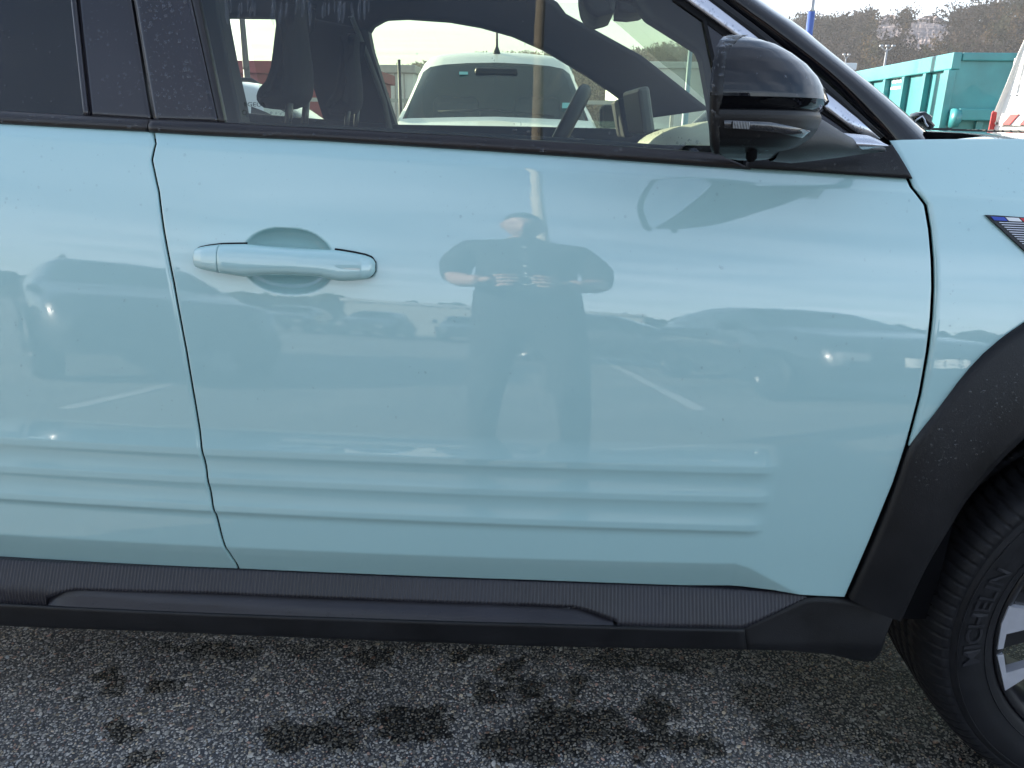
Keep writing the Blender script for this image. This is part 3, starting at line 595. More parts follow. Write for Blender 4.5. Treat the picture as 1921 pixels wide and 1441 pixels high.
# ---- door handle
hx = np.array([361.5, 362.5, 366, 372, 385, 408, 456, 470, 500, 540, 600, 622, 635, 660, 683, 694, 699, 701.5])
ht = np.array([474, 470.5, 467, 465, 462.5, 460, 459.5, 460.5, 463, 466, 469.5, 470.5, 472, 476, 480.6, 484, 488, 495])
hb = np.array([494, 498, 501.5, 504.5, 508, 513, 520.5, 519, 518, 517.5, 521, 526, 528.5, 528, 525, 521, 516.5, 510])
def handle_piece(name, x0, x1, n, parent, grow=0., ef=1., m=None):
    xx = np.linspace(x0, x1, n); rows = []
    for x in xx:
        eo = -.75*float(np.interp(x, [363, 380, 420, 560, 680, 702], [.014, .021, .029, .034, .024, .014])); T, B = unp(x, np.interp(x, hx, ht), side, eo), unp(x, np.interp(x, hx, hb), side, eo); zc, hh = (T[2]+B[2])/2, (T[2]-B[2])/2+grow; X = (T[0]+B[0])/2
        e = ef*np.clip(np.interp(x, [361.5, 366, 380, 420, 560, 680, 697, 702], [.009, .015, .021, .029, .034, .023, .016, .008]), .004, 1)
        row = []
        for a in np.linspace(-.5*pi, 1.5*pi, 26, endpoint=False):
            s, c = sin(a), cos(a); zz = np.sign(s)*abs(s)**.7*hh; yy = np.sign(c)*abs(c)**.8
            z = zc+zz; row.append((X, float(side(X, z))-e*.5-(e*.5+.001 if yy > 0 else .5*e-.002)*yy*(1 if yy > 0 else 1), z))
        rows.append(row)
    P = np.array(rows); c0, c1 = P[:1].mean(1, keepdims=True), P[-1:].mean(1, keepdims=True)
    P = np.concatenate([np.repeat(c0, 26, 1), P*1, np.repeat(c1, 26, 1)], 0); return grid_obj(name, P, m or M['paint'], parent, cv=True)
hand = handle_piece('door_handle', 411.5, 702.3, 90, fdoor); handle_piece('lock_cover', 362.2, 409.3, 24, fdoor)
handle_piece('handle_outline', 361.2, 455, 30, fdoor, .0009, .22, M['rubber']); handle_piece('handle_outline', 622, 703, 30, fdoor, .0009, .22, M['rubber'])  # thin black outline pieces behind the ends of the handle
# ---- rear handle (beyond the left edge of the picture) left out: the photo does not show it

# ---- wheels
def wheel(parent_name, cx, yo, cz, flip, lettering):
    w = empty('wheel'); w.parent = CAR; w.matrix_parent_inverse = Matrix.Translation(-Vector(WORLD[CAR.name])); s = -1 if flip else 1
    R = .340; prof = [(.236, .012), (.240, .004), (.246, -.001), (.258, -.004), (.272, -.009), (.284, -.0115), (.298, -.011), (.308, -.008), (.3085, -.0055), (.3115, -.0055), (.312, -.0062), (.322, .000), (.330, .012), (.336, .024), (.339, .040), (.340, .052)]
    tread = []
    for k in range(5):
        y = .052+.030*k; tread += [(.3405, y+.002), (.341, y+.022), (.333, y+.0235), (.333, y+.029)]
    prof = prof+tread[:-2]; back = [(r, .205-y) for r, y in prof[:16]][::-1]; prof = prof+back
    na = 832 if lettering else 104; th = np.linspace(0, 2*pi, na, endpoint=False); P = np.zeros((len(prof), na, 3))
    for i, (r, y) in enumerate(prof):
        rr = np.full(na, r)
        if .318 < r and i < len(prof)-12 and i > 10:                       # lateral sipes in the shoulders and tread
            rr = r-np.where((np.arange(na)+int(y*80)) % 8 < 1, .004, 0)
        P[i] = np.stack([cx+rr*np.cos(th), np.full(na, yo+s*y), cz+np.maximum(rr*np.sin(th), -cz+.0005)], -1)
    ty = grid_obj('tyre', P, M['tyre'], w, cv=True)
    if lettering:
        v, f = text_mesh('MICHELIN', .036, bold=.0006); r0 = .2665; yy = lambda r: yo+np.interp(r, [.258, .272, .284, .298], [-.004, -.009, -.0115, -.011])-.0026
        a0 = radians(193); out = []
        for p in v:
            r = r0+p[1]*1.05; a = a0-p[0]*1.12/.28; out.append((cx+r*cos(a), yy(r), cz+r*sin(a)))
        lm = mat('raised_rubber', (.020, .020, .024), .5, spec=.3); mesh_obj('lettering', out, f, lm, w, smooth=False)
        # fine rings and the bead line
        for r in (.2555, .3015):
            tube('sidewall_ring', [(cx+r*cos(a), yo+np.interp(r, [.258, .272, .284, .298], [-.004, -.009, -.0115, -.011])+.0004, cz+r*sin(a)) for a in np.linspace(0, 2*pi, 120)], .0011, M['tyre'], w, n=6, cap=False)
    # rim: barrel, lip, spokes
    th = np.linspace(0, 2*pi, 120, endpoint=False)
    pr = [(.236, .190), (.205, .186), (.200, .10), (.206, .04), (.218, .014), (.2265, .006), (.233, .004), (.2365, .006), (.2375, .012)]
    P = np.array([[(cx+r*cos(a), yo+s*y, cz+r*sin(a)) for a in th] for r, y in pr]); rim = grid_obj('rim', P, M['rimblack'], w, cv=True)
    for k in range(5):
        a = radians(178)+k*2*pi/5
        def pp(r, t, y): return (cx+r*cos(a+t), yo+s*y, cz+r*sin(a+t))
        # wide black spoke with a machined silver face
        for (ta, tb, ra, rb, mm, y0, y1) in ((-.34, .34, .05, .222, 'rimblack', .012, .05),):
            bm = bmesh.new(); lo = [(ra, -.9), (.10, -.42), (.16, -.26), (rb, -.24), (rb, .24), (.16, .20), (.10, .36), (ra, .9)]
            fa = [bm.verts.new(pp(r, t, y0+.02*(1-r/.23))) for r, t in lo]; bb = [bm.verts.new(pp(r, t, y1)) for r, t in lo]
            bm.faces.new(fa); bm.faces.new(bb[::-1])
            for i in range(len(lo)): j = (i+1) % len(lo); bm.faces.new((fa[i], fa[j], bb[j], bb[i]))
            bmesh.ops.recalc_face_normals(bm, faces=bm.faces); me = bpy.data.meshes.new('spoke'); bm.to_mesh(me); bm.free(); me.materials.append(M[mm]); sp = link(bpy.data.objects.new('spoke', me), w)
        # silver insert: a broad arm to the lip with a tail along the rim
        lo = [(.10, -.16), (.232, -.135), (.2335, .0), (.2335, .205), (.224, .205), (.222, .085), (.19, .05), (.10, .09)]
        bm = bmesh.new(); fa = [bm.verts.new(pp(r, t, .0015+.024*(1-r/.235))) for r, t in lo]; bb = [bm.verts.new(pp(r, t, .016+.02*(1-r/.235))) for r, t in lo]; bm.faces.new(fa)
        for i in range(len(lo)): j = (i+1) % len(lo); bm.faces.new((fa[i], fa[j], bb[j], bb[i]))
        bmesh.ops.recalc_face_normals(bm, faces=bm.faces); me = bpy.data.meshes.new('spoke_insert'); bm.to_mesh(me); bm.free(); me.materials.append(M['rimsilver']); link(bpy.data.objects.new('spoke_insert', me), w)
        lo = [(.2335, .255), (.2335, .56), (.17, .50), (.16, .44), (.223, .42), (.2235, .255)]
        bm = bmesh.new(); fa = [bm.verts.new(pp(r, t, .0015+.024*(1-r/.235))) for r, t in lo]; bb = [bm.verts.new(pp(r, t, .018+.02*(1-r/.235))) for r, t in lo]; bm.faces.new(fa)
        for i in range(len(lo)): j = (i+1) % len(lo); bm.faces.new((fa[i], fa[j], bb[j], bb[i]))
        bmesh.ops.recalc_face_normals(bm, faces=bm.faces); me = bpy.data.meshes.new('spoke_insert'); bm.to_mesh(me); bm.free(); me.materials.append(M['rimsilver']); link(bpy.data.objects.new('spoke_insert', me), w)
    for nm, r, y, mm in (('hub', .055, .022, 'rimblack'), ('brake_disc', .15, .11, 'disc')):
        P = np.array([[(cx+rr*cos(a), yo+s*yy, cz+rr*sin(a)) for a in np.linspace(0, 2*pi, 40, endpoint=False)] for rr, yy in ((.001, y), (r, y), (r, y+.02), (.001, y+.02))]); grid_obj(nm, P, M[mm], w, cv=True)
    return w
wheel('w', WHX, WHY, WHZ, False, True); wheel('w', -1.67, WHY+.01, WHZ, False, False); wheel('w', WHX, 2*YC-WHY, WHZ, True, False); wheel('w', -1.67, 2*YC-WHY, WHZ, True, False)

# ---- door mirror: lofted from stacked half sections, glass face to the rear (-X)
def mirror_housing():
    YM, KS = .955, .36
    def at(px, py, Y=.862): return onY(px, py, Y)
    zl = lambda py: at(1345, py)[2]
    # pixel rows: (y, right edge x, left edge x, half depth)
    rows_cap = [(66.5, 1395, 1372, .012), (70, 1442, 1358, .045), (78, 1470, 1350, .062), (92, 1496, 1344, .076), (112, 1522, 1339, .087), (136, 1542, 1335, .094), (158, 1553, 1333, .098), (174, 1558, 1332, .100), (182, 1560, 1332, .100)]
    def loft(name, rows, m, parent, n=40, capt=True, inset=0, edge=.12):
        P = []
        for y, xr, xl, wd in rows:
            a, b = at(xl, y, YM-wd), at(xr, y, .93); L = max(.004, b[0]-a[0]-KS*wd*.85); z = (a[2]*.7+b[2]*.3); row = []
            for t in np.linspace(0, 1, n):                    # from the outer rear edge round the nose to the inner rear edge
                th = pi*t; cx = abs(cos(th))**.75*np.sign(cos(th)); X = a[0]+L*max(0., sin(th))**.62+KS*wd*(1-cx); row.append((X, YM-(wd-inset)*cx, z))
            P.append(row)
        P = np.array(P)
        if capt: P = np.concatenate([P[:1].mean(1, keepdims=True)+0*P[:1], P], 0)
        return P
    cap = loft('c', rows_cap, None, None)
    # the cap starts a little behind the rim
    root = empty('door_mirror'); root.parent = CAR; root.matrix_parent_inverse = Matrix.Translation(-Vector(WORLD[CAR.name]))
    top = cap.copy(); 
    A = top; fine = []
    for i in range(len(A)-1):
        for s in np.linspace(0, 1, 4, endpoint=False): fine.append(A[i]*(1-s)+A[i+1]*s)
    fine.append(A[-1]); cap_o = grid_obj('mirror_cap', np.array(fine), M['gloss'], root)
    # rim round the glass: dark matt band, 14 mm wide, just proud of the cap
    rowsr = [(y-1, xl+24+(8 if y < 80 else 0), xl-1, wd+.0015) for y, xr, xl, wd in rows_cap]+[(205, 1349, 1330, .0985), (240, 1349, 1329, .097), (275, 1350, 1331, .092), (288, 1350, 1335, .085)]
    P = []
    for y, xr, xl, wd in rowsr:
        a, b = at(xl, y, YM-wd), at(xr, y, YM-wd); z = a[2]
        P.append([(a[0]+.004, YM-wd+.012, z), (a[0]+.001, YM-wd+.003, z), (a[0]+.004, YM-wd, z), (b[0], YM-wd-.0005, z), (b[0]+.0005, YM-wd+.003, z)])
    grid_obj('mirror_rim', np.array(P), M['plastic'], root)
    # mirror glass face, turned to the rear
    P = [[(at(xl, y, YM-wd)[0]+.006+KS*wd*(1-c), YM-(wd-.006)*c, at(xl, y, YM-wd)[2]) for c in np.linspace(1, -1, 8)] for y, xr, xl, wd in rows_cap[1:]]+[[(at(1331, y)[0]+.006+KS*.09*(1-c), YM-.09*c, at(1331, y)[2]) for c in np.linspace(1, -1, 8)] for y in (220, 270, 290)]
    grid_obj('mirror_glass', np.array(P), mat('mirror_face', (.8, .82, .84), .02, metal=1), root)
    # gloss band under the cap, slanting in
    band = loft('b', [(182, 1561, 1340, .1005), (184, 1561, 1340, .0985), (196, 1557, 1341, .0935), (206, 1545, 1342, .090), (213, 1530, 1342, .088)], None, None, capt=False); grid_obj('mirror_band', band, M['gloss'], root)
    # lower body with ledge, taper to the underside
    base = loft('d', [(204, 1535, 1341, .086), (206.5, 1542, 1341, .0975), (215, 1546, 1340, .0985), (222, 1545, 1340, .0985), (240, 1540, 1340, .097), (258, 1530, 1342, .092), (275, 1512, 1345, .083), (288, 1490, 1350, .070), (297, 1465, 1362, .055), (301, 1440, 1385, .03)], None, None, capt=False)
    A = base; fine = []
    for i in range(len(A)-1):
        for s in np.linspace(0, 1, 4, endpoint=False): fine.append(A[i]*(1-s)+A[i+1]*s)
    fine.append(A[-1]); fine.append(A[-1].mean(0, keepdims=True)+0*A[-1]); grid_obj('mirror_body', np.array(fine), M['plastic'], root)
    # indicator lamp let into the lower body
    rows = []
    for y0, y1, k in ((0, 0, 0), (0, 0, .33), (0, 0, .66), (0, 0, 1)):
        row = []
        for x in np.linspace(1356, 1520, 60):
            ya = np.interp(x, [1356, 1362, 1440, 1520], [226, 225.5, 228, 243.5]); yb = np.interp(x, [1356, 1440, 1506, 1520], [240, 246, 257.5, 246.5]); y = ya+(yb-ya)*k
            a = at(1340, y); b = at(np.interp(y, [222, 240, 258], [1545, 1540, 1530]), y, .93); wd = np.interp(y, [222, 240, 258], [.0985, .097, .092]); L = b[0]-a[0]-KS*wd*.85; X = at(x, y, .862+.05*((x-1340)/200)**2)[0]
            ths = np.linspace(0, pi/2, 400); cxs = np.cos(ths)**.75; Xs = a[0]+L*np.sin(ths)**.62+KS*wd*(1-cxs); cth = float(np.interp(X, Xs, cxs)); row.append((X, YM-wd*cth-.0022*sin(pi*min(1, max(0, k)))-.0012, a[2]))
        rows.append(row)
    lamp = grid_obj('indicator_lamp', np.array(rows), M['lens'], root)
    q = []
    for k in range(13):
        x = 1370+k*2.6; q.append((np.array(rows)[1][int((x-1356)/164*59)]+np.array([-.0003, -.0012, -.005]), np.array(rows)[1][int((x-1356)/164*59)]+np.array([.0003, -.0004, .002])))
    boxes('lamp_flutes', q, M['galv'], root)
    # arm down to the door
    fnb = lambda X, z: gside(X, z)-.005
    a = onY(1470, 268, .98); b = unp(1560, 300, gside)
    P = []
    for t, (x, y, w, h, Y) in enumerate(((1450, 266, 0, 33, .93), (1490, 262, 0, 40, .955), (1530, 262, 0, 36, .99), (1580, 274, 0, 19, 1.035), (1620, 279, 0, 9, 1.07), (1650, 280, 0, 5, 1.095))):
        c = onY(x, y, Y); hz = h/F*Y; P.append([(c[0], Y+.035*cos(th)*(1 if t < 4 else .6), c[2]+hz*sin(th)) for th in np.linspace(0, 2*pi, 24, endpoint=False)])
    grid_obj('mirror_arm', np.array(P), M['plastic'], root, cv=True)
    # pin under the body
    c = onY(1409, 297, .885); tube('drain_boss', [c+np.array([0, 0, .012]), c, c+np.array([0, 0, -.004])], [.006, .006, .003], M['dark'], root)
    # silver fin
    ff = lambda X, z: gside(X, z)-.135
    A = U([(1549, 258), (1556, 253), (1600, 256.5), (1645, 260.5), (1667, 270)], ff); B = U([(1552, 264), (1566, 266), (1610, 271), (1650, 274), (1667, 274)], ff); Cc = U([(1551, 267), (1563, 275), (1606, 283.5), (1640, 281), (1667, 275)], ff)
    A, B, Cc = (resample(q, 24) for q in (A, B, Cc)); P = np.stack([A+np.array([0, .03, .004]), A+np.array([0, .012, 0]), A*.5+B*.5+np.array([0, .002, 0]), B, B*.5+Cc*.5+np.array([0, .008, 0]), Cc+np.array([0, .018, 0]), Cc+np.array([0, .03, 0])])
    grid_obj('silver_fin', P, M['silver'], root)
mirror_housing()

# ---- roof, windscreen, far side
def sub(name): 
    o = empty(name); o.parent = CAR; o.matrix_parent_inverse = Matrix.Translation(-Vector(WORLD[CAR.name])); return o
xr = np.linspace(-2.15, -.10, 40); yr = np.linspace(0, 1, 30); P = []
for X in xr:
    y0 = float(gside(X, ZT))+.01; P.append([(X, y0+(2*(YC-y0))*s, ZT+.005+.085*sin(pi*s)**.6*(1-.15*sst(-.6, -.1, X))) for s in yr])
roofP = np.array(P); roof = grid_obj('roof', roofP, M['gloss'], CAR)
grid_obj('headliner', roofP*[1, 1, 1]-[0, 0, .035], M['trim'], roof)
# windscreen between the pillars
nA = np.linspace(0, 1, 24); base = np.array([APT[-1][0], APT[-1][1], APT[-1][2]]); edge = APT[APT[:, 0] > -.12]
edge = resample(edge[::-1] if edge[0, 0] > edge[-1, 0] else edge, 24); fe = mir(edge); s = np.linspace(0, 1, 24)[:, None, None]; P = edge[None]*(1-s)+fe[None]*s
P[..., 0] += .10*np.sin(pi*s[..., 0]); P[..., 2] += .035*np.sin(pi*s[..., 0])*np.linspace(1, .3, 24)[None]; grid_obj('windscreen', P, M['screen'], CAR)
# far flank
X, Z = np.meshgrid(np.linspace(-2.3, .62, 40), np.linspace(.35, 1.05, 12)); grid_obj('far_flank', mir(np.stack([X, side(X, Z), Z], -1)), M['paint'], CAR)
X, Z = np.meshgrid(np.linspace(.5, 1.75, 30), np.linspace(.72, 1.05, 12)); grid_obj('far_wing', mir(np.stack([X, wing_fn(X, Z), Z], -1)), M['paint'], CAR)
grid_obj('floor_pan', np.array([[(x, y, .30) for y in (1.12, 2*YC-1.12)] for x in (-2.3, .5)]), M['dark'], CAR)
grid_obj('engine_bay_panel', np.array([[(x, 1.45, z), (x, 2*YC-1.45, z)] for x, z in ((.52, .3), (.52, .95))]), M['dark'], CAR)
grid_obj('nose', np.array([[(xx-.22*(2*s-1)**4, 1.12+(2*YC-2.24)*s, z) for s in np.linspace(0, 1, 24)] for xx, z in ((1.84, .20), (1.92, .30), (1.94, .50), (1.90, .70), (1.84, .88), (1.76, .985))]), M['paint'], CAR)
grid_obj('front_bumper', np.array([[(xx-.22*(2*s-1)**4, 1.12+(2*YC-2.24)*s, z) for s in np.linspace(0, 1, 24)] for xx, z in ((1.86, .18), (1.96, .24), (1.97, .40), (1.93, .46))]), M['plastic'], CAR)
grid_obj('tailgate', np.array([[(x, 1.16+(2*YC-2.32)*s, z) for s in np.linspace(0, 1, 10)] for x, z in ((-2.34, .35), (-2.36, 1.05), (-2.14, 1.46))]), M['gloss'], CAR)
def far_band(name, A, B, n=40, k=5, off=0, m=None, th=.05, part=None, fn=far):
    """strip of the far inner wall between two pixel lines, with thickness"""
    A, B = resample(U(A, fn, off), n), resample(U(B, fn, off), n); t = np.linspace(0, 1, k)[:, None, None]; P = A[None]*(1-t)+B[None]*t; P[..., 1] = fn(P[..., 0], P[..., 2])+off
    return grid_obj(name, P, m or M['trim'], part or FARIN, ret=th, rad=.004)
FARIN = sub('far_side_trim')
far_band('door_frame', [(405, 29), (515, 30), (560, 31), (690, 58), (697, 46), (720, 33), (760, 31), (840, 36.5), (900, 47), (960, 64), (1020, 91), (1100, 139), (1150, 173), (1215, 222)], [(380, -60), (515, -62), (560, -64), (640, -66), (680, -68), (700, -68), (740, -68), (800, -60), (880, -48), (960, -30), (1044, 4), (1062, 28), (1205, 107), (1330, 206)], n=120, k=10)
far_band('door_pillar', [(556, 28), (570, 100), (590, 170), (612, 240)], [(690, 56), (697, 92), (716, 152), (746, 245)], n=40, k=8, off=-.005)
far_band('seat_belt', [(655, 30), (686, 110), (716, 190), (726, 245)], [(662, 30), (694, 108), (724, 190), (736, 245)], n=30, k=3, off=-.05, m=mat('belt_webbing', (.16, .17, .17), .8, var=.1), th=.004)
far_band('door_sill_trim', [(380, 208), (600, 226), (740, 236), (1000, 240), (1240, 246), (1340, 250)], [(380, 420), (600, 420), (740, 420), (1000, 420), (1240, 420), (1340, 420)], n=60, k=6, off=-.03, m=M['trim'])
far_band('door_frame', [(330, -60), (330, 240)], [(404, -60), (404, 240)], n=10, k=4, off=.01)
X, Z = np.meshgrid(np.linspace(-2.3, -1.17, 10), np.linspace(.9, 1.46, 8)); grid_obj('quarter_trim', np.stack([X, far(X, Z)+.03, Z], -1), M['trim'], FARIN)
gp = np.array([[ [x, 0, z] for x in np.linspace(-1.0, .62, 20)] for z in np.linspace(1.02, 1.44, 10)]); gp[..., 1] = far(gp[..., 0], gp[..., 2])+.06; grid_obj('window_glass', gp, M['fglass'], FARIN)
# near pillar trims seen through the door glass
NEARIN = sub('near_side_trim')
nfn = lambda X, z: gside(X, z)+.09
def near_band(name, A, B, m=M['trim'], n=30, k=6, th=.04):
    A, B = resample(U(A, nfn), n), resample(U(B, nfn), n); t = np.linspace(0, 1, k)[:, None, None]; P = A[None]*(1-t)+B[None]*t; P[..., 1] = nfn(P[..., 0], P[..., 2])
    return grid_obj(name, P, m, NEARIN, ret=th, rad=.004)
near_band('pillar_trim', [(360, -60), (388, 60), (420, 236)], [(402, -60), (412, 30), (427, 110), (447, 200), (452, 240)])
near_band('screen_pillar_trim', [(1150, -60), (1190, -4), (1214, 30), (1311, 91), (1318, 108), (1333, 190), (1340, 240)], [(1230, -60), (1290, -6), (1330, 30), (1372, 60), (1380, 100), (1390, 190), (1390, 240)], n=50)
near_band('door_card', [(380, 231), (600, 240), (900, 256), (1100, 266), (1345, 286)], [(380, 420), (600, 420), (900, 420), (1100, 420), (1345, 420)], k=8)
near_band('roof_rail_trim', [(330, -140), (700, -140), (1000, -120), (1160, -62)], [(330, -52), (700, -50), (1000, -50), (1192, -4)])
# seats
SEAT = [(535, -30), (530, 20), (514, 36), (510, 60), (505, 95), (500, 125), (490, 147), (474, 161), (466, 175), (468, 192), (482, 201), (505, 204), (535, 203), (560, 196), (575, 182), (579, 160), (577, 125), (571, 90), (563, 40), (560, 10), (562, -30)]
def seat(yc, dx, name='seat'):
    s = sub(name); out = []
    for x, y in SEAT:
        p = onY(467+(x-466)*.80, y, 1.47); out.append((p[0]+dx, p[2]))
    out = [p for p in resample(np.array(out+[out[0]]), 60)[:-1]]
    prism('headrest', out, yc-.07, yc+.05, M['seat'], s, bev=.03, seg=3)
    c = np.array(out).mean(0); X0 = c[0]
    for d in (-.05, .05): tube('headrest_post', [(X0-.01, yc+d, 1.02), (X0+.01, yc+d, 1.14)], .007, M['rimblack'], s)
    bk = spline([(X0+.02, 1.01), (X0+.07, .98), (X0+.12, .8), (X0+.20, .55), (X0+.16, .42), (X0+.0, .42), (X0-.04, .6), (X0-.05, .9), (X0-.03, 1.0), (X0+.02, 1.01)], 40)[:-1]
    prism('backrest', bk, yc-.24, yc+.24, M['seat'], s, bev=.05, seg=3)
    ck = spline([(X0+.12, .5), (X0+.3, .53), (X0+.6, .56), (X0+.64, .5), (X0+.6, .42), (X0+.12, .40), (X0+.12, .5)], 40)[:-1]; prism('cushion', ck, yc-.25, yc+.25, M['seat'], s, bev=.04, seg=3)
    return s
seat(1.55, 0); seat(2.24, -.07)
# dashboard
DASH = sub('dashboard')
pr = [(.66, 1.035), (.60, 1.055), (.50, 1.078), (.42, 1.085), (.34, 1.072), (.28, 1.045), (.25, 1.0), (.26, .9), (.36, .75), (.4, .5)]
ys = np.linspace(1.24, 2.58, 30); P = np.array([[(x+.03*sin(pi*(y-1.24)/1.34)-.01, y, z+.012*exp(-((y-2.24)/.22)**2)*(1 if .25 < x < .5 else 0)-.02*sst(.12, 0, y-1.24)) for y in ys] for x, z in spline(pr, 40)])
grid_obj('dash_top', P, M['trimlight'], DASH)
prism('dash_end', spline([(.64, 1.03), (.5, 1.07), (.42, 1.078), (.34, 1.065), (.27, 1.03), (.25, .9), (.35, .75), (.64, .75), (.64, 1.03)], 40)[:-1], 1.22, 1.245, M['trim'], DASH)
c = np.array([onY(1197, 205, 1.92)[0], 1.92, onY(1197, 206, 1.92)[2]])
o = box('centre_screen', (-.013, -.115, -.05), (.013, .115, .05), mat('screen_back', (.13, .135, .14), .5), DASH, bev=.008, rot=(0, radians(-12), radians(4)), loc=c+np.array([0, .0, -.004]))
box('instrument_screen', (-.012, -.14, -.05), (.012, .14, .05), M['trim'], DASH, bev=.006, rot=(0, radians(-14), 0), loc=(c[0]-.01, 2.26, c[2]-.015))
# steering wheel
b, t_ = onY(1048, 262, 2.24), onY(1096, 172, 2.24); SWC = np.array([(b[0]+t_[0])/2, 2.24, 0]); ax = radians(62)
top = np.array([t_[0], 2.24, t_[2]]); d = np.array([t_[0]-b[0], 0, t_[2]-b[2]]); d /= np.linalg.norm(d); C0 = top-d*.175
tube('steering_wheel', [C0+.175*(cos(a)*d+sin(a)*np.array([0, 1, 0])) for a in np.linspace(0, 2*pi, 60)], .020, mat('wheel_leather', (.03, .03, .033), .45, var=.1), DASH, n=12, cap=False)
nrm = np.array([d[2], 0, -d[0]]); tube('steering_boss', [C0-nrm*.01, C0+nrm*.03, C0+nrm*.12], [.055, .06, .03], M['trim'], DASH, n=20)
for a in (pi/2, -pi/2, pi): tube('steering_spoke', [C0, C0+.17*(cos(a)*d+sin(a)*np.array([0, 1, 0]))], [.022, .012], M['trim'], DASH)
# inner mirror
RV = sub('rear_view_mirror')
p = [onY(x, y, 1.92) for x, y in ((1086, -40), (1087, 0), (1091, 22), (1100, 38), (1114, 46), (1134, 41), (1146, 37), (1149, 10), (1148, -40))]
prism('mirror_back', resample(np.array([(q[0], q[2]) for q in p+[p[0]]]), 40)[:-1], 1.80, 2.04, M['trim'], RV, bev=.012, seg=3)
p = [onY(x, y, 1.92) for x, y in ((1154, -50), (1155, 32), (1180, 34), (1203, 31), (1216, 24), (1200, -50))]
prism('sensor_housing', [(q[0], q[2]) for q in p], 1.84, 2.0, M['trim'], RV, bev=.008)
p = [onY(x, y, 1.92) for x, y in ((1140, 6), (1140, 18), (1165, 18), (1165, 6))]; prism('mirror_stalk', [(q[0], q[2]) for q in p], 1.9, 1.94, M['trim'], RV, bev=.003)
# cowl, grid at the foot of the windscreen, wiper arm end
w0 = unp(1745, 262); 
P = np.array([[(x, y, 1.028-.02*(x-.5)) for y in np.linspace(1.22, 2*YC-1.22, 20)] for x in np.linspace(.5, .78, 6)]); cowl = grid_obj('cowl_panel', P, M['dark'], CAR)
q = []; x0_, x1_ = onY(1790, 250, 1.75)[0], 1.15
for j in range(9):
    y = 1.75+j*.085; z = onY(1900, 252.5-j*1.35, y)[2]; q.append(((x0_-.0+.02*j, y, z-.006), (x1_, y+.012, z)))
for i in range(26):
    x = x0_+i*.022
    for j in range(8): 
        y = 1.75+j*.085; z = onY(1900, 252.5-j*1.35, y)[2]; q.append(((x, y+.012, z-.006), (x+.005, y+.085, z-.001)))
boxes('cowl_grille', q, M['bonnet_grid'], CAR)
prism('cowl_gap_shade', [(onY(x, y, 1.205)[0], onY(x, y, 1.205)[2]) for x, y in ((1735, 247), (1800, 250), (1850, 255.5), (1810, 259), (1765, 264), (1735, 264))], 1.20, 1.30, M['dark'], CAR)  # solid near-black wedge, its colour standing in for the shade of the recess
wc = onY(1728, 229, 1.36); prism('wiper_arm', [(onY(x, y, 1.36)[0], onY(x, y, 1.36)[2]) for x, y in ((1711, 224), (1716, 213), (1727, 210), (1740, 219), (1739, 227), (1746, 235), (1740, 243), (1733, 243), (1722, 233))], 1.34, 1.38, M['gloss'], CAR, bev=.004)
tube('wiper_clip', [onY(1718, 226, 1.335), onY(1724, 222, 1.335), onY(1730, 218, 1.335), onY(1734, 224, 1.335), onY(1736, 231, 1.335), onY(1741, 238, 1.335)], .0013, M['silver'], CAR, n=6)
# lettering on the pane and on the windscreen
v, f = text_mesh('EGEUS', .0085); p0, p1 = unp(457, 199, gside), unp(496, 200.5, gside); sc = (p1[0]-p0[0])/(v[:, 0].max()-v[:, 0].min()); dz = (p1[2]-p0[2])/(p1[0]-p0[0])
o_ = [(p0[0]+q[0]*sc, float(gside(p0[0]+q[0]*sc, p0[2]+q[1]*.95))-.0012, p0[2]+q[1]*.95+dz*q[0]*sc) for q in v]; mesh_obj('lettering', o_, f, M['ink'], fdoor, smooth=False)
pc = unp(459, 211, gside); tube('approval_mark', [(pc[0]+.0032*cos(a), float(gside(pc[0], pc[2]+.0032*sin(a)))-.001, pc[2]+.0032*sin(a)) for a in np.linspace(0, 2*pi, 24)], .00035, M['ink'], fdoor, n=5, cap=False)
# ---- clips along the mirror foot: none visible

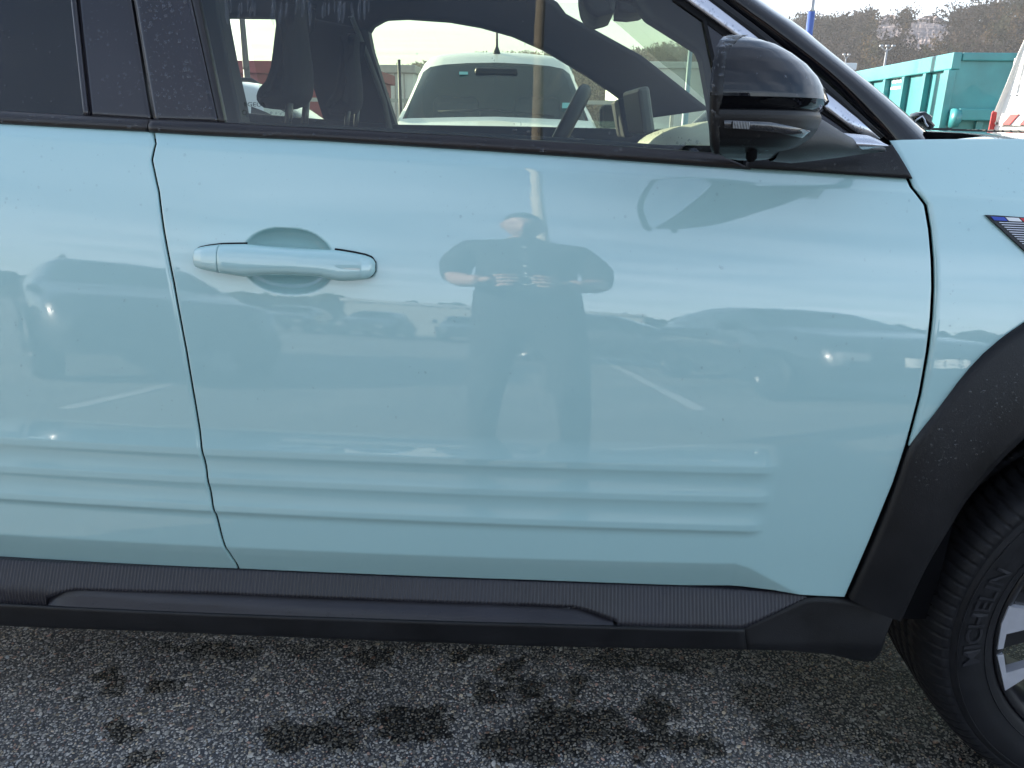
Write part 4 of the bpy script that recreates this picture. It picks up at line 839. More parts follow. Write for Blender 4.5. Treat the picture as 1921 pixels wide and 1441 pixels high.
# ================================================================== other vehicles
def cat_rom(A, sub):
    A = np.asarray(A, float); q = np.vstack([2*A[0]-A[1], A, 2*A[-1]-A[-2]]); o = []; tags = []
    for i in range(1, len(q)-2):
        for s in np.linspace(0, 1, sub, endpoint=False):
            lin = q[i]*(1-s)+q[i+1]*s; c = .5*((2*q[i])+(-q[i-1]+q[i+1])*s+(2*q[i-1]-5*q[i]+4*q[i+1]-q[i+2])*s*s+(-q[i-1]+3*q[i]-3*q[i+1]+q[i+2])*s**3)
            o.append(.5*lin+.5*c); tags.append(i-1+s)
    o.append(A[-1]); tags.append(len(A)-1.); return np.array(o), np.array(tags)
def vehicle(name, label, cat, loc, rz, st, paint, glass, side_glass, rake=0, ws=None, rw=None, wheels=(-1.3, 1.3), wr=.33, group=None, plate=None, lights=True, roofbars=False, mirrors=True, ribs=False):
    """st rows: x, z of the sill, of the belt, of the top, half width at the belt, at the top. Front towards +x."""
    root = tag(empty(name, loc, rz), label, cat, group); S, tg = cat_rom(st, 6); ring = []
    for x, zb, zl, zt, wb, wt in S:
        h = zt-zl; k = [(wb*.9, zb), (wb*.99, zb+.25*(zl-zb)), (wb, zb+.6*(zl-zb)), (wb*.975, zl), (wb*.975*.75+wt*.25, zl+.25*h), (wb*.5+wt*.5, zl+.5*h), (wb*.25+wt*.75, zl+.72*h), (wt, zl+.86*h), (wt*.90, zl+.945*h), (wt*.72, zl+.985*h), (wt*.4, zt+.008), (0, zt+.016)]
        k = [(x+rake*max(0, z-1.2)*max(0, 1-(x-st[0][0])/.8), y, z) for y, z in k]; ring.append(k+[(a, -y, z) for a, y, z in k[-2::-1]])
    P = np.array(ring); n, m = P.shape[:2]; Fq = gridf(n, m).reshape(n-1, m-1, 4); T = (tg[:-1]+tg[1:])/2
    J = np.arange(m-1); half = np.minimum(J, m-2-J); gl = np.zeros((n-1, m-1), int)
    for a, b in side_glass: gl[np.ix_((T > a) & (T < b), (half >= 3) & (half <= 5))] = 1
    if ws: gl[np.ix_((T > ws[0]) & (T < ws[1]), half >= 7)] = 2
    if rw: gl[np.ix_((T > rw[0]) & (T < rw[1]), half >= 8)] = 3
    fl = Fq.reshape(-1, 4); g = gl.ravel(); V = P.reshape(-1, 3)
    caps = []
    bm = bmesh.new(); bv = [bm.verts.new(v) for v in V]
    for q in fl[g == 0]: bm.faces.new([bv[i] for i in q])
    for r in (0, n-1): 
        try: bm.faces.new([bv[r*m+i] for i in range(m)])
        except ValueError: pass
    bmesh.ops.delete(bm, geom=[v for v in bm.verts if not v.link_faces], context='VERTS'); bmesh.ops.recalc_face_normals(bm, faces=bm.faces)
    me = bpy.data.meshes.new('body'); bm.to_mesh(me); bm.free(); me.materials.append(paint); me.polygons.foreach_set('use_smooth', [len(p.vertices) == 4 for p in me.polygons]); link(bpy.data.objects.new('body', me), root)
    C = V.mean(0)
    for kind, nm in ((1, 'side_window'), (2, 'windscreen'), (3, 'rear_window')):
        for sg in ((1, -1) if kind == 1 else (0,)):
            sel = (gl == kind) & ((np.arange(m-1) < (m-1)/2)[None] if sg == 1 else (np.arange(m-1) >= (m-1)/2)[None] if sg == -1 else True)
            if sel.any():
                qs = Fq[sel]; ids = np.unique(qs); re = {k: i for i, k in enumerate(ids)}; mesh_obj(nm, V[ids], [[re[k] for k in q] for q in qs], glass, root)
    xs = S[:, 0]; wmax = S[:, 4].max()
    for wx in wheels:
        for sg in (1, -1):
            w = empty('wheel'); w.parent = root; w.location = (wx, sg*(wmax-.10), wr); th = np.linspace(0, 2*pi, 28, endpoint=False)
            pr = [(wr*.66, -.10), (wr*.9, -.11), (wr, -.09), (wr, .07), (wr*.93, .115), (wr*.68, .105)]
            grid_obj('tyre', np.array([[(r*cos(a), sg*y, r*sin(a)) for a in th] for r, y in pr]), M['tyre'], w, cv=True)
            grid_obj('rim', np.array([[(r*cos(a), sg*y, r*sin(a)) for a in th] for r, y in [(.01, .085), (wr*.3, .09), (wr*.34, .06), (wr*.6, .075), (wr*.68, .11)]]), M['rimblack'], w, cv=True)
            arc_ = [(wx+(wr+.05)*cos(a), sg*(wmax+.004), max(.2, wr+(wr+.05)*sin(a))) for a in np.linspace(-.1, pi+.1, 24)]
            tube('arch_trim', arc_, .03, M['plastic'], root, n=6)
    xf, xb = xs[-1], xs[0]; zb = S[-1, 1]
    if lights:
        for sg in (1, -1):
            box('headlight', (xf-.16, sg*.62-.13, st[-1][3]-.14), (xf+.012, sg*.62+.13, st[-1][3]-.02), mat('headlight_glass', (.2, .21, .22), .05, coat=1), root, bev=.03)
            box('tail_light', (xb-.012, sg*.70-.08, st[0][2]-.22), (xb+.1, sg*.70+.08, st[0][2]+.06), M['redp'], root, bev=.02)
        box('grille', (xf-.05, -.42, st[-1][3]-.30), (xf+.012, .42, st[-1][3]-.17), M['plastic'], root, bev=.015)
        box('bumper', (xf-.1, -.80, st[-1][1]), (xf+.05, .80, st[-1][1]+.20), M['plastic'], root, bev=.04)
    if plate:
        for xx, sg in ((xf+.052, 1), (xb-.012, -1)):
            pl = box('number_plate', (xx-.008, -.26, .56), (xx+.008, .26, .67), M['plate'], root, bev=.003)
            v, f = text_mesh(plate, .10); v = v-[v[:, 0].mean(), v[:, 1].mean(), 0]; sc = .40/np.ptp(v[:, 0])
            mesh_obj('plate_lettering', [(xx+sg*.0095, sg*p[0]*sc, .615+p[1]*.95) for p in v], f, M['ink'], pl, smooth=False)
    if mirrors and ws:
        i = int(np.argmin(abs(tg-(ws[0]+ws[1])/2-.1))); x0, wb_, zl_ = S[i][0], S[i][4], S[i][2]
        for sg in (1, -1): box('wing_mirror', (x0-.07, sg*(wb_+.11)-.10, zl_+.0), (x0+.07, sg*(wb_+.11)+.10, zl_+.20), M['plastic'], root, bev=.04)
    if roofbars:
        for sg in (1, -1):
            zt = np.interp(roofbars, S[:, 0], S[:, 3]).max(); tube('roof_rail', [(roofbars[0], sg*.52, zt+.0), (roofbars[0]+.1, sg*.52, zt+.06), (roofbars[1]-.1, sg*.52, zt+.06), (roofbars[1], sg*.52, zt+.0)], .018, M['plastic'], root, n=8)
    return root, S, tg
VAN = [(-2.2, .35, 1.10, 1.60, .86, .62), (-2.1, .28, 1.10, 1.74, .90, .68), (-.8, .25, 1.10, 1.80, .92, .70), (.35, .25, 1.10, 1.76, .92, .70), (.70, .25, 1.10, 1.64, .92, .69), (1.50, .25, 1.07, 1.15, .91, .80), (1.62, .25, 1.02, 1.10, .90, .80), (2.1, .28, .86, .98, .86, .74), (2.24, .32, .70, .84, .78, .66)]
vx = onY(912, 200, 7.2)[0]
van, S_, T_ = vehicle('panel_van', 'pale white compact panel van facing the mint car, aerial on its roof', 'van', (vx, 8.45, 0), -pi/2+radians(4), VAN, M['white'], M['vanglass'], [(3.2, 4.6)], ws=(4.0, 5.0), wheels=(-1.35, 1.45), plate=None)
tube('aerial', [(.44, 0, 1.735), (.42, 0, 1.82), (.34, .0, 2.06)], [.045, .014, .007], M['ink'], van, n=8)
box('sensor_pod', (.80, -.20, 1.52), (.88, .20, 1.60), M['plastic'], van, bev=.03)
box('van_dashboard', (.95, -.82, .9), (1.42, .82, 1.10), mat('van_dash', (.09, .10, .10), .8), van, bev=.05)
for sg in (1, -1): box('van_seat', (-.15, sg*.42-.24, .6), (.05, sg*.42+.24, 1.38), mat('van_seat_cloth', (.09, .10, .11), .9), van, bev=.07)
box('bulkhead', (-.6, -.82, .4), (-.56, .82, 1.72), mat('van_bulkhead', (.22, .26, .26), .8), van)
box('windscreen_sticker', (.885, -.34, 1.535), (.90, -.26, 1.56), mat('sticker_blue', (.25, .6, .7), .5), van, rot=None)
box('windscreen_sticker', (1.33, .58, 1.245), (1.345, .68, 1.29), mat('sticker_blue', (.25, .6, .7), .5), van)
tube('wiper', [(1.46, .5, 1.17), (1.38, -.05, 1.225), (1.40, -.5, 1.20)], .012, M['plastic'], van, n=6)
HATCH = [(-2.0, .35, .85, .95, .70, .55), (-1.92, .30, .92, 1.15, .80, .58), (-1.45, .25, .93, 1.44, .86, .58), (-.6, .22, .92, 1.52, .88, .60), (.15, .22, .92, 1.47, .88, .60), (.35, .22, .91, 1.40, .88, .60), (1.0, .22, .88, .98, .87, .68), (1.15, .22, .84, .94, .86, .68), (1.85, .25, .72, .80, .80, .62), (2.02, .30, .56, .66, .66, .5)]
SUV = [(r[0]*1.08, r[1]+.06, r[2]*1.10, r[3]*1.09 if r[3] > 1.2 else r[3]*1.13, r[4]*1.04, r[5]*1.05) for r in HATCH]
sx = onY(505, 180, 5.2)[0]
vehicle('parked_car', 'silver estate car seen through the door window, left of the white van', 'car', (sx-.65, 6.3, -.10), radians(8), HATCH, M['grey'], M['carglass'], [(2.3, 4.3), (4.5, 5.6)], ws=(5.0, 6.0), rw=(.9, 2.0), roofbars=(-1.3, .1))
wx_ = onY(1322, 190, 9.5)
vehicle('parked_car', 'small white car beyond the bonnet, in front of the white shed', 'car', (wx_[0]+.9, 10.4, .0), -pi/2-radians(35), HATCH, M['white'], M['carglass'], [(2.3, 4.3), (4.5, 5.6)], ws=(5.0, 6.0), rw=(.9, 2.0))
# behind the camera: what the door mirrors
vehicle('parked_suv', 'dark four wheel drive car mirrored at the left of the doors', 'car', (-4.1, -4.2, 0), pi/2-radians(42), SUV, M['darkcar'], M['carglass'], [(2.3, 4.3), (4.5, 5.6)], ws=(5.0, 6.0), rw=(.9, 2.0), wheels=(-1.4, 1.4), roofbars=(-1.4, .1), lights=False)
vehicle('parked_suv', 'dark car with a white number plate mirrored at the right of the front door', 'car', (2.62, -4.95, 0), pi/2-radians(6), SUV, M['darkcar'], M['carglass'], [(2.3, 4.3), (4.5, 5.6)], ws=(5.0, 6.0), rw=(.9, 2.0), wheels=(-1.4, 1.4), plate='S-12-S')
vehicle('parked_car', 'dark hatchback mirrored beside the car with the plate', 'car', (1.1, -9.2, 0), pi/2-radians(75), HATCH, M['darkcar'], M['carglass'], [(2.3, 4.3), (4.5, 5.6)], ws=(5.0, 6.0), rw=(.9, 2.0))
# high roof van at the right: its rear faces the camera
HV = [(-2.7, .5, 1.30, 2.30, .99, .80), (-2.66, .45, 1.30, 2.44, 1.0, .82), (-1.0, .4, 1.30, 2.50, 1.0, .84), (1.2, .4, 1.30, 2.44, 1.0, .82), (1.5, .4, 1.28, 2.30, 1.0, .80), (2.3, .4, 1.15, 1.28, .98, .82), (2.8, .45, .95, 1.08, .9, .75)]
a = onY(1862, 215, 8.6)
HA = radians(24); RCX, RCY = a[0]+sin(HA)*1.0, 8.6-cos(HA)*1.0
tv, _, _ = vehicle('delivery_van', 'tall cream white delivery van with red and white stripes on its tail', 'van', (RCX+2.7*cos(HA), RCY+2.7*sin(HA), 0), HA, HV, M['cream'], M['carglass'], [(4.2, 5.0)], rake=.15, ws=(4.0, 5.0), wheels=(-1.7, 1.7), lights=False)
xr_ = -2.712
def rearq(name, pts, m, d=0.0):
    """flat mark on the tail of the van; pts are (y, z) in the van's own frame"""
    return mesh_obj(name, [(xr_-d+.15*max(0, p[1]-1.2), p[0], p[1]) for p in pts]+[(xr_-d+.014+.15*max(0, p[1]-1.2), p[0], p[1]) for p in pts], [list(range(len(pts)))]+[[i, (i+1) % len(pts), len(pts)+(i+1) % len(pts), len(pts)+i] for i in range(len(pts))], m, tv, smooth=False)
bnd = rearq('reflective_panel', [(.90, 1.16), (.30, 1.16), (.30, 1.27), (.90, 1.27)], M['cream'], -.002)
for k in range(3):
    y = .86-k*.19; rearq('warning_stripe', [(y, 1.165), (y-.085, 1.165), (y-.155, 1.265), (y-.07, 1.265)], mat('signal_red', (.62, .03, .03), .6), .010)
for lo, hi in (((.86, 1.45), (.852, 2.10)), ((.86, 1.45), (.10, 1.455)), ((.78, 2.10), (.10, 2.106)), ((.004, .55), (-.004, 2.35))):
    rearq('door_seam', [(lo[0], lo[1]), (hi[0], lo[1]), (hi[0], hi[1]), (lo[0], hi[1])], M['galv'], .002)
rearq('rear_window_recess', [(.80, 1.55), (.12, 1.55), (.12, 2.02), (.74, 2.02)], M['cream'], .005)
box('tail_light', (xr_-.02, .965, 1.08), (xr_+.06, 1.0, 1.30), M['redp'], tv, bev=.02); box('hinge', (xr_+.10, .90, 1.72), (xr_+.18, .955, 1.80), M['cream'], tv, bev=.01); box('marker', (xr_-.012, .915, 1.165), (xr_+.01, .94, 1.19), M['ink'], tv, bev=.005)
box('rear_bumper', (xr_-.10, -.95, .48), (xr_+.05, .95, .66), M['plastic'], tv, bev=.03)

# ================================================================== roll-off skip container
ca = onY(1794, 98, 15.0); cx0, cy0, ctop = ca[0], 15.0, ca[2]
SK = tag(empty('skip_container', (cx0, cy0, 0)), 'long turquoise steel skip with upright ribs beyond the bonnet', 'skip')
LW, LL, zb0 = 2.5, 6.6, .35; tp = .10
boxes('side_wall', [((0+.06, .05, zb0), (.10, LL, ctop-.05))], M['teal'], SK)
boxes('side_wall', [((LW-.10, .05, zb0), (LW-.06, LL, ctop-.05))], M['teal'], SK); boxes('end_wall', [((.10, .05, zb0), (LW-.10, .10, ctop-.05))], M['teal'], SK); boxes('end_wall', [((.10, LL-.05, zb0), (LW-.10, LL, ctop-.05))], M['teal'], SK)
boxes('skip_floor', [((.10, .10, zb0+.1), (LW-.1, LL-.05, zb0+.18))], M['teal'], SK)
box('top_rail', (-.04, .0, ctop-.28), (.12, LL+.02, ctop), M['teal'], SK, bev=.02); box('top_rail', (LW-.12, .0, ctop-.16), (LW+.02, LL+.02, ctop-.003), M['teal'], SK, bev=.02)
box('top_rail', (.123, -.02, ctop-.14), (LW-.123, .14, ctop-.004), M['teal'], SK, bev=.02); box('top_rail', (.123, LL-.10, ctop-.14), (LW-.123, LL+.018, ctop-.006), M['teal'], SK, bev=.02)
for k in range(8):
    y = .0+k*.94; box('rib', (-.07 if k == 0 else -.055, y, zb0+.02), (.06, y+(.12 if k else .20), ctop-.283), M['teal'], SK, bev=.012)
box('rib', (LW*.58, -.06, 1.45), (LW*.58+.10, .05, ctop-.20), M['teal'], SK, bev=.012)
for zz in (1.30,): box('cross_beam', (.14, -.22, zz), (LW-.1, .05, zz+.20), M['teal'], SK, bev=.02)
tube('roller', [(.05, -.14, 1.34), (.16, -.14, 1.34)], .16, M['teal'], SK, n=16)
for x in (.55, 1.55): box('end_post', (x, -.05, .4), (x+.12, .05, 1.30), M['teal'], SK, bev=.012)
v, f = text_mesh('suez', .62); f2 = f
o_ = [(.0585, 2.74-p[0]*.46, 2.06+p[1]*.85) for p in v]; mesh_obj('lettering', o_, f, M['flagwhite'], SK, smooth=False)
boxes('underline', [((.054, 2.10, 1.94), (.0595, 2.74, 1.99))], M['flagwhite'], SK)
# ================================================================== sheds, fences, masts
def shed(name, label, lo, hi, m, roofm, n=10, cat='building', doors=0):
    r = tag(empty(name, ((lo[0]+hi[0])/2, lo[1], 0)), label, cat); w, d, h = (hi[0]-lo[0])/2, hi[1]-lo[1], hi[2]
    boxes('wall', [((-w, .0, 0), (w, d, h))], m, r); box('roof_edge', (-w-.15, -.15, h), (w+.15, d+.15, h+.35), roofm, r, bev=.03)
    pw = 2*w/n
    for k in range(1, n): boxes('cladding_seam', [((-w+k*pw-.03, -.05, .1), (-w+k*pw+.03, .0-.002, h-.02))], roofm, r)
    for k in range(doors):
        x = -w+(k+.5)*2*w/max(1, doors); box('shutter_door', (x-1.6, -.09, .0), (x+1.6, -.004, h*.62), M['galv'], r, bev=.02)
    return r
def atpx(px, py, Y): return onY(px, py, Y)
a, b = atpx(1165, 128, 46), atpx(1600, 128, 46)
shed('warehouse', 'long white clad shed below the wooded hill, seen through the windscreen', (a[0], 46, 0), (b[0], 60, a[2]), M['wallwhite'], M['wallwhite'], 14)
a, b = atpx(430, 138, 24), atpx(560, 138, 24)
shed('red_shed', 'low dark red shed seen past the passenger headrest', (a[0]-6, 24, 0), (b[0]+1.5, 30, a[2]), M['redm'], M['redm'], 6)
a, b = atpx(690, 137, 38), atpx(775, 137, 38)
shed('white_trailer', 'white box trailer left of the van, behind the far door frame', (a[0], 38, 0), (b[0], 41, a[2]), M['wallwhite'], M['galv'], 5, cat='trailer')
shed('white_hall', 'pale low hall mirrored in the door between handle and person', (-9.5, -34, 0), (-2.6, -30, 2.75), M['concrete'], M['galv'], 8, doors=2)
shed('white_hall', 'pale low hall mirrored in the door just right of the person', (2.0, -34, 0), (5.0, -30, 2.9), M['concrete'], M['galv'], 4, doors=1)
for k, (x, rz_) in enumerate(((-8.2, 1.5), (-5.4, 1.62), (-2.4, 1.5), (5.6, 1.6))):
    vehicle('parked_car', ('dark car in the far row mirrored below the handle', 'dark car in the far row mirrored between handle and elbow', 'dark car in the far row mirrored at the hip of the person', 'dark car in the far row mirrored right of the pale hall')[k], 'car', (x, -20.0, 0), rz_, HATCH, M['darkcar'], M['carglass'], [(2.3, 4.3), (4.5, 5.6)], ws=(5.0, 6.0), rw=(.9, 2.0), group='cars of the far row mirrored in the door')
def mast(name, label, px, py0, py1, Y, r0, r1, mlow, mup=None, split=None, lamps=0, arm=0, base_r=None, ztop=None):
    p = onY(px, py0, Y); z1 = ztop or onY(px, py1, Y)[2]; root = tag(empty(name, (p[0], Y, 0)), label, 'lamp post' if lamps or arm else 'post')
    zs = split if split else z1*.55
    tube('pole_base', [(0, 0, 0), (0, 0, zs)], [r0, r0*.92], mlow, root, n=14); tube('pole', [(0, 0, zs), (0, 0, zs+.05), (0, 0, z1)], [r0*.92, r1*1.2, r1], mup or mlow, root, n=12)
    if arm:
        tube('lamp_arm', [(0, 0, z1), (arm*.4, 0, z1+.15), (arm, 0, z1+.12)], r1*.7, mup or mlow, root, n=8); box('lamp_head', (arm-.1, -.12, z1+.02), (arm+.55, .12, z1+.14), M['galv'], root, bev=.04)
    for k in range(lamps):
        dx = (k-(lamps-1)/2)*.42; tube('lamp_bracket', [(0, 0, z1-.2), (dx, 0, z1+.15)], r1*.6, mup or mlow, root, n=6); box('floodlight', (dx-.13, -.10, z1+.12), (dx+.13, .10, z1+.27), M['galv'], root, bev=.05)
    return root
zz = onY(1522, 22, 17)[2]
mast('street_lamp', 'street lamp with thick blue foot beside the windscreen pillar', 1518, 60, -40, 17, .075, .035, M['bluep'], M['galv'], split=zz, arm=1.0)
mast('floodlight_mast', 'grey mast with floodlights standing left of the skip, before the chalk cliff', 1660, 118, 92, 60, .10, .07, M['galv'], lamps=3)
mast('floodlight_mast', 'shorter floodlight mast nearest the windscreen pillar, before the hill', 1586, 118, 107, 75, .09, .06, M['galv'], lamps=2)
mast('street_lamp', 'pale blue lamp post in front of the white shed', 1290, 160, 70, 24, .10, .06, mat('pale_blue_pole', (.22, .33, .42), .5), arm=-.6)
mast('utility_pole', 'dark thin pole rising behind the red shed', 463, 140, -60, 15, .065, .05, mat('dark_pole', (.05, .05, .045), .6))
mast('utility_pole', 'thin dark post standing left of the white van', 750, 160, 112, 12, .03, .022, mat('dark_pole2', (.03, .03, .03), .6))
mast('utility_pole', 'cream lamp post mirrored above the head of the person', 0, 0, 0, -3.7, .075, .055, mat('darkened_pole_foot', (.07, .07, .07), .6), M['polecream'], split=1.5, ztop=8.6)  # foot coloured dark to dim its sunlit mirror image in the door
o = bpy.data.objects[[k.name for k in bpy.data.objects if k.get('label', '').startswith('cream lamp post')][0]]; o.location = (.07, -3.7, 0); o['category'] = 'lamp post'
fe = tag(empty('rail_fence', (atpx(740, 155, 20)[0]-6, 20, 0)), 'low grey rail fence before the trailer, left of the van', 'fence')
for k in range(9): box('fence_post', (k*1.6-.04, -.04, 0), (k*1.6+.04, .04, 1.75), M['galv'], fe)
for zz in (1.0, 1.65): box('rail', (-.2, -.07, zz), (13, -.042, zz+.09), M['galv'], fe)
line_strip((1.10, -2.6), (1.2, -12.9), .12); line_strip((-2.62, -1.3), (-3.2, -5.2), .10); line_strip((-14, -13.2), (14, -13.4), .14)
# ================================================================== hill and woods
RX = np.array([-900, 0, 300, 430, 560, 720, 790, 900, 1010, 1100, 1170, 1230, 1300, 1370, 1455, 1500, 1560, 1640, 1700, 1790, 1880, 1960, 2200, 2800])
RY = np.array([150, 160, 150, 143, 138, 132, 116, 100, 96, 96, 90, 82, 80, 60, 36, 42, 32, 30, 36, 26, 10, -6, -30, -40])
def ridge_h(az):
    """ridge height by bearing; the hill is a terrain round the lot, 190 to 300 m off"""
    px = 960.5+F*np.tan(az); e = (243-np.interp(px, RX, RY))/F*cos(.32); return 290*e-8.0
az = np.linspace(-1.2, 1.2, 220); rr = np.linspace(150, 420, 46)
AZ, RR = np.meshgrid(az, rr); hh = ridge_h(AZ)*sst(160, 288, RR)*(1-.25*sst(300, 420, RR))
hh = hh+(vnoise(AZ*60, RR*.05, 1, 5)-.5)*4*sst(160, 250, RR)+H*0
bear = AZ-YAW
HILL = np.stack([RR*np.sin(bear), RR*np.cos(bear), np.where(RR < 160, -.5, hh)], -1)
tag(grid_obj('hill', HILL, mat('hill_soil', (.05, .043, .035), .95, var=.35, vscale=.05)), kind='structure')
def woods(name, label, n, seed, cols, hmin, hmax, tw, sel, wid=.26, ln=1.5, up=.75):
    """n trees, each a spray of tw thin twig or needle faces filling its crown"""
    r = np.random.default_rng(seed); a = r.uniform(-.75, .85, n); d = r.uniform(166, 300, n); k = sel(a, d); a, d = a[k], d[k]; n = len(a)
    z = ridge_h(a)*sst(160, 288, d); h = r.uniform(hmin, hmax, n); u = r.normal(size=(n, tw, 3)); u /= np.linalg.norm(u, axis=2, keepdims=True); u *= r.random((n, tw, 1))**.4
    C = np.stack([d*np.sin(a-YAW), d*np.cos(a-YAW), z+h*.52], -1)[:, None]+u*np.stack([h*.34, h*.34, h*.50], -1)[:, None]
    D = r.normal(size=(n, tw, 3))*(1-up)+u*.35+np.array([0, 0, up]); D /= np.linalg.norm(D, axis=2, keepdims=True); S = np.cross(D, r.normal(size=(n, tw, 3))); S /= np.linalg.norm(S, axis=2, keepdims=True)+1e-9
    L_ = ln*r.uniform(.5, 1.3, (n, tw, 1)); w_ = wid*r.uniform(.5, 1.5, (n, tw, 1)); V = np.stack([C-D*L_/2-S*w_, C-D*L_/2+S*w_, C+D*L_/2], 2)
    m = n*tw; o = big_mesh(name, V.reshape(-1, 3), np.arange(m*3).reshape(-1, 3), wood_mat, smooth=False)
    big = vnoise(a*28, d*.035, 1, 8)[:, None]; c = np.array(cols)[np.clip((vnoise(a*50, d*.05, 1, 13)*len(cols)*1.2-.1*len(cols)+r.normal(size=n)*.7).astype(int), 0, len(cols)-1)]*r.uniform(.62, 1.38, (n, 1))*(.6+.8*big)
    c = np.repeat(c[:, None], tw, 1)*r.uniform(.88, 1.12, (n, tw, 1)); set_attr(o, 'stone', np.repeat(np.concatenate([c, np.ones((n, tw, 1))], 2).reshape(-1, 4), 3, 0)); return tag(o, label, kind='stuff')
def attr_mat(name, rough):
    m, t, b = NT(name); a = t.nodes.new('ShaderNodeAttribute'); a.attribute_name = 'stone'; 
    l = t.links; d = t.nodes.new('ShaderNodeBsdfDiffuse'); tr = t.nodes.new('ShaderNodeBsdfTranslucent'); x = t.nodes.new('ShaderNodeMixShader'); x.inputs[0].default_value = .45
    l.new(a.outputs['Color'], d.inputs[0]); l.new(a.outputs['Color'], tr.inputs[0]); l.new(d.outputs[0], x.inputs[1]); l.new(tr.outputs[0], x.inputs[2]); l.new(x.outputs[0], t.nodes['Material Output'].inputs[0]); return m
wood_mat = attr_mat('winter_woods', .95)
pxa = lambda p: atan((p-960.5)/F)
CL = [(1568, 1622, 58, 96), (1624, 1704, 62, 116)]
def not_cliff(a, d):
    px = 960.5+F*np.tan(a); z = ridge_h(a)*sst(160, 288, d); py = 243-(z-H)/(d*np.cos(.32))*F
    k = np.ones_like(a, bool)
    for x0, x1, y0, y1 in CL: k &= ~((px > x0+4) & (px < x1-4) & (py > y0+2) & (py < y1+16) & (np.sin(px*.35)+np.sin(py*.5+px*.2) < 1.25))
    return k
woods('woodland', 'bare brown winter woods covering the hillside', 7500, 11, [(.040, .033, .030), (.033, .030, .028), (.045, .035, .028), (.027, .026, .020), (.036, .032, .030), (.060, .043, .024), (.032, .033, .021)], 3.5, 7, 56, not_cliff, ln=.95, up=.35)
woods('evergreen_trees', 'dark green trees on the crest seen through the windscreen', 700, 12, [(.045, .062, .042), (.055, .068, .045)], 4, 8, 90, lambda a, d: (a < pxa(1380)) & (d > 225) & (a > pxa(1000)), wid=.35, ln=.9, up=.3)
# chalk cliff: broken slab standing out of the slope
for (x0, x1, y0, y1), lb in zip(CL, ('smaller pale chalk face left of the bigger one on the hillside', 'bigger pinkish chalk face in the middle of the wooded hill')):
    n1, n2 = 60, 40; P = np.zeros((n2, n1, 3))
    for i in range(n2):
        for j in range(n1):
            u, v = j/(n1-1), i/(n2-1); cu = 2*u-1; ylo, yhi = y1, y0+(y1-y0)*.35*abs(cu)**2; px = x0+(x1-x0)*u; py = ylo+(yhi-ylo)*v
            a = atan((px-960.5)/F); e = (243-py)/F*cos(.32); h = ridge_h(a)
            d = np.interp(e, [0, max(.01, (h+2)/288)], [160, 285]); t = np.linspace(165, 288, 200); zz = h*sst(160, 288, t); k = int(np.argmin(np.abs((zz+1-H)/t-e))); d = t[k]-2.2
            q = vnoise(px*.13, py*.10, 1, 21)+.6*vnoise(px*.35, py*.2, 1, 22); d -= 1.8*(q-.8)*(1-abs(cu)**4)
            cv = 2*v-1; mk = 1-(abs(cu)**2.4+abs(cv)**2.4)+1.1*(vnoise(px*.09, py*.11, 1, 23)-.55)+.5*(vnoise(px*.3, py*.12, 1, 24)-.5); d += 9*float(sst(.12, -.12, mk)); P[i, j] = (d*sin(a-YAW), d*cos(a-YAW), H+e*d)
    tag(grid_obj('cliff', P, mat('chalk', (.25, .205, .195), .9, var=.35, vscale=.35, detail=8, bump=.5, bscale=2), smooth=False), label=lb, kind='structure')
# faint winter haze: one closed box of even air round the whole lot
hm = bpy.data.materials.new('haze'); hm.use_nodes = True; hm.node_tree.nodes.clear(); ho = hm.node_tree.nodes.new('ShaderNodeOutputMaterial'); hv_ = hm.node_tree.nodes.new('ShaderNodeVolumePrincipled')
hv_.inputs['Color'].default_value = (.9, .92, .95, 1); hv_.inputs['Density'].default_value = .0005; hv_.inputs['Anisotropy'].default_value = .3; hm.node_tree.links.new(hv_.outputs[0], ho.inputs['Volume'])
if True: tag(box('haze', (-510, -510, -1.5), (510, 510, 110), hm), kind='stuff')
# woods behind the camera, far off
r = np.random.default_rng(3)
def treeline(name, label, pts, seed):
    bm = bmesh.new(); bmesh.ops.create_icosphere(bm, subdivisions=1, radius=1); bv = np.array([v.co[:] for v in bm.verts]); bf = np.array([[v.index for v in f.verts] for f in bm.faces]); bm.free(); r = np.random.default_rng(seed); n = len(pts)
    V = bv[None]*(1+r.normal(size=(n, len(bv), 1))*.2)*pts[:, 3][:, None, None]+pts[:, None, :3]; o = big_mesh(name, V.reshape(-1, 3), (bf[None]+np.arange(n)[:, None, None]*len(bv)).reshape(-1, 3), wood_mat, smooth=False)
    set_attr(o, 'stone', np.repeat(np.concatenate([np.array([.05, .055, .045])*r.uniform(.6, 1.4, (n, 1)), np.ones((n, 1))], 1), len(bv), 0)); tag(o, label, kind='stuff')
n = 500; x = r.uniform(-80, 80, n); treeline('tree_belt', 'dark belt of trees far behind, mirrored above the pale hall', np.stack([x, r.uniform(-75, -62, n), r.uniform(.5, 4.5, n), r.uniform(1, 2.2, n)], -1), 5)

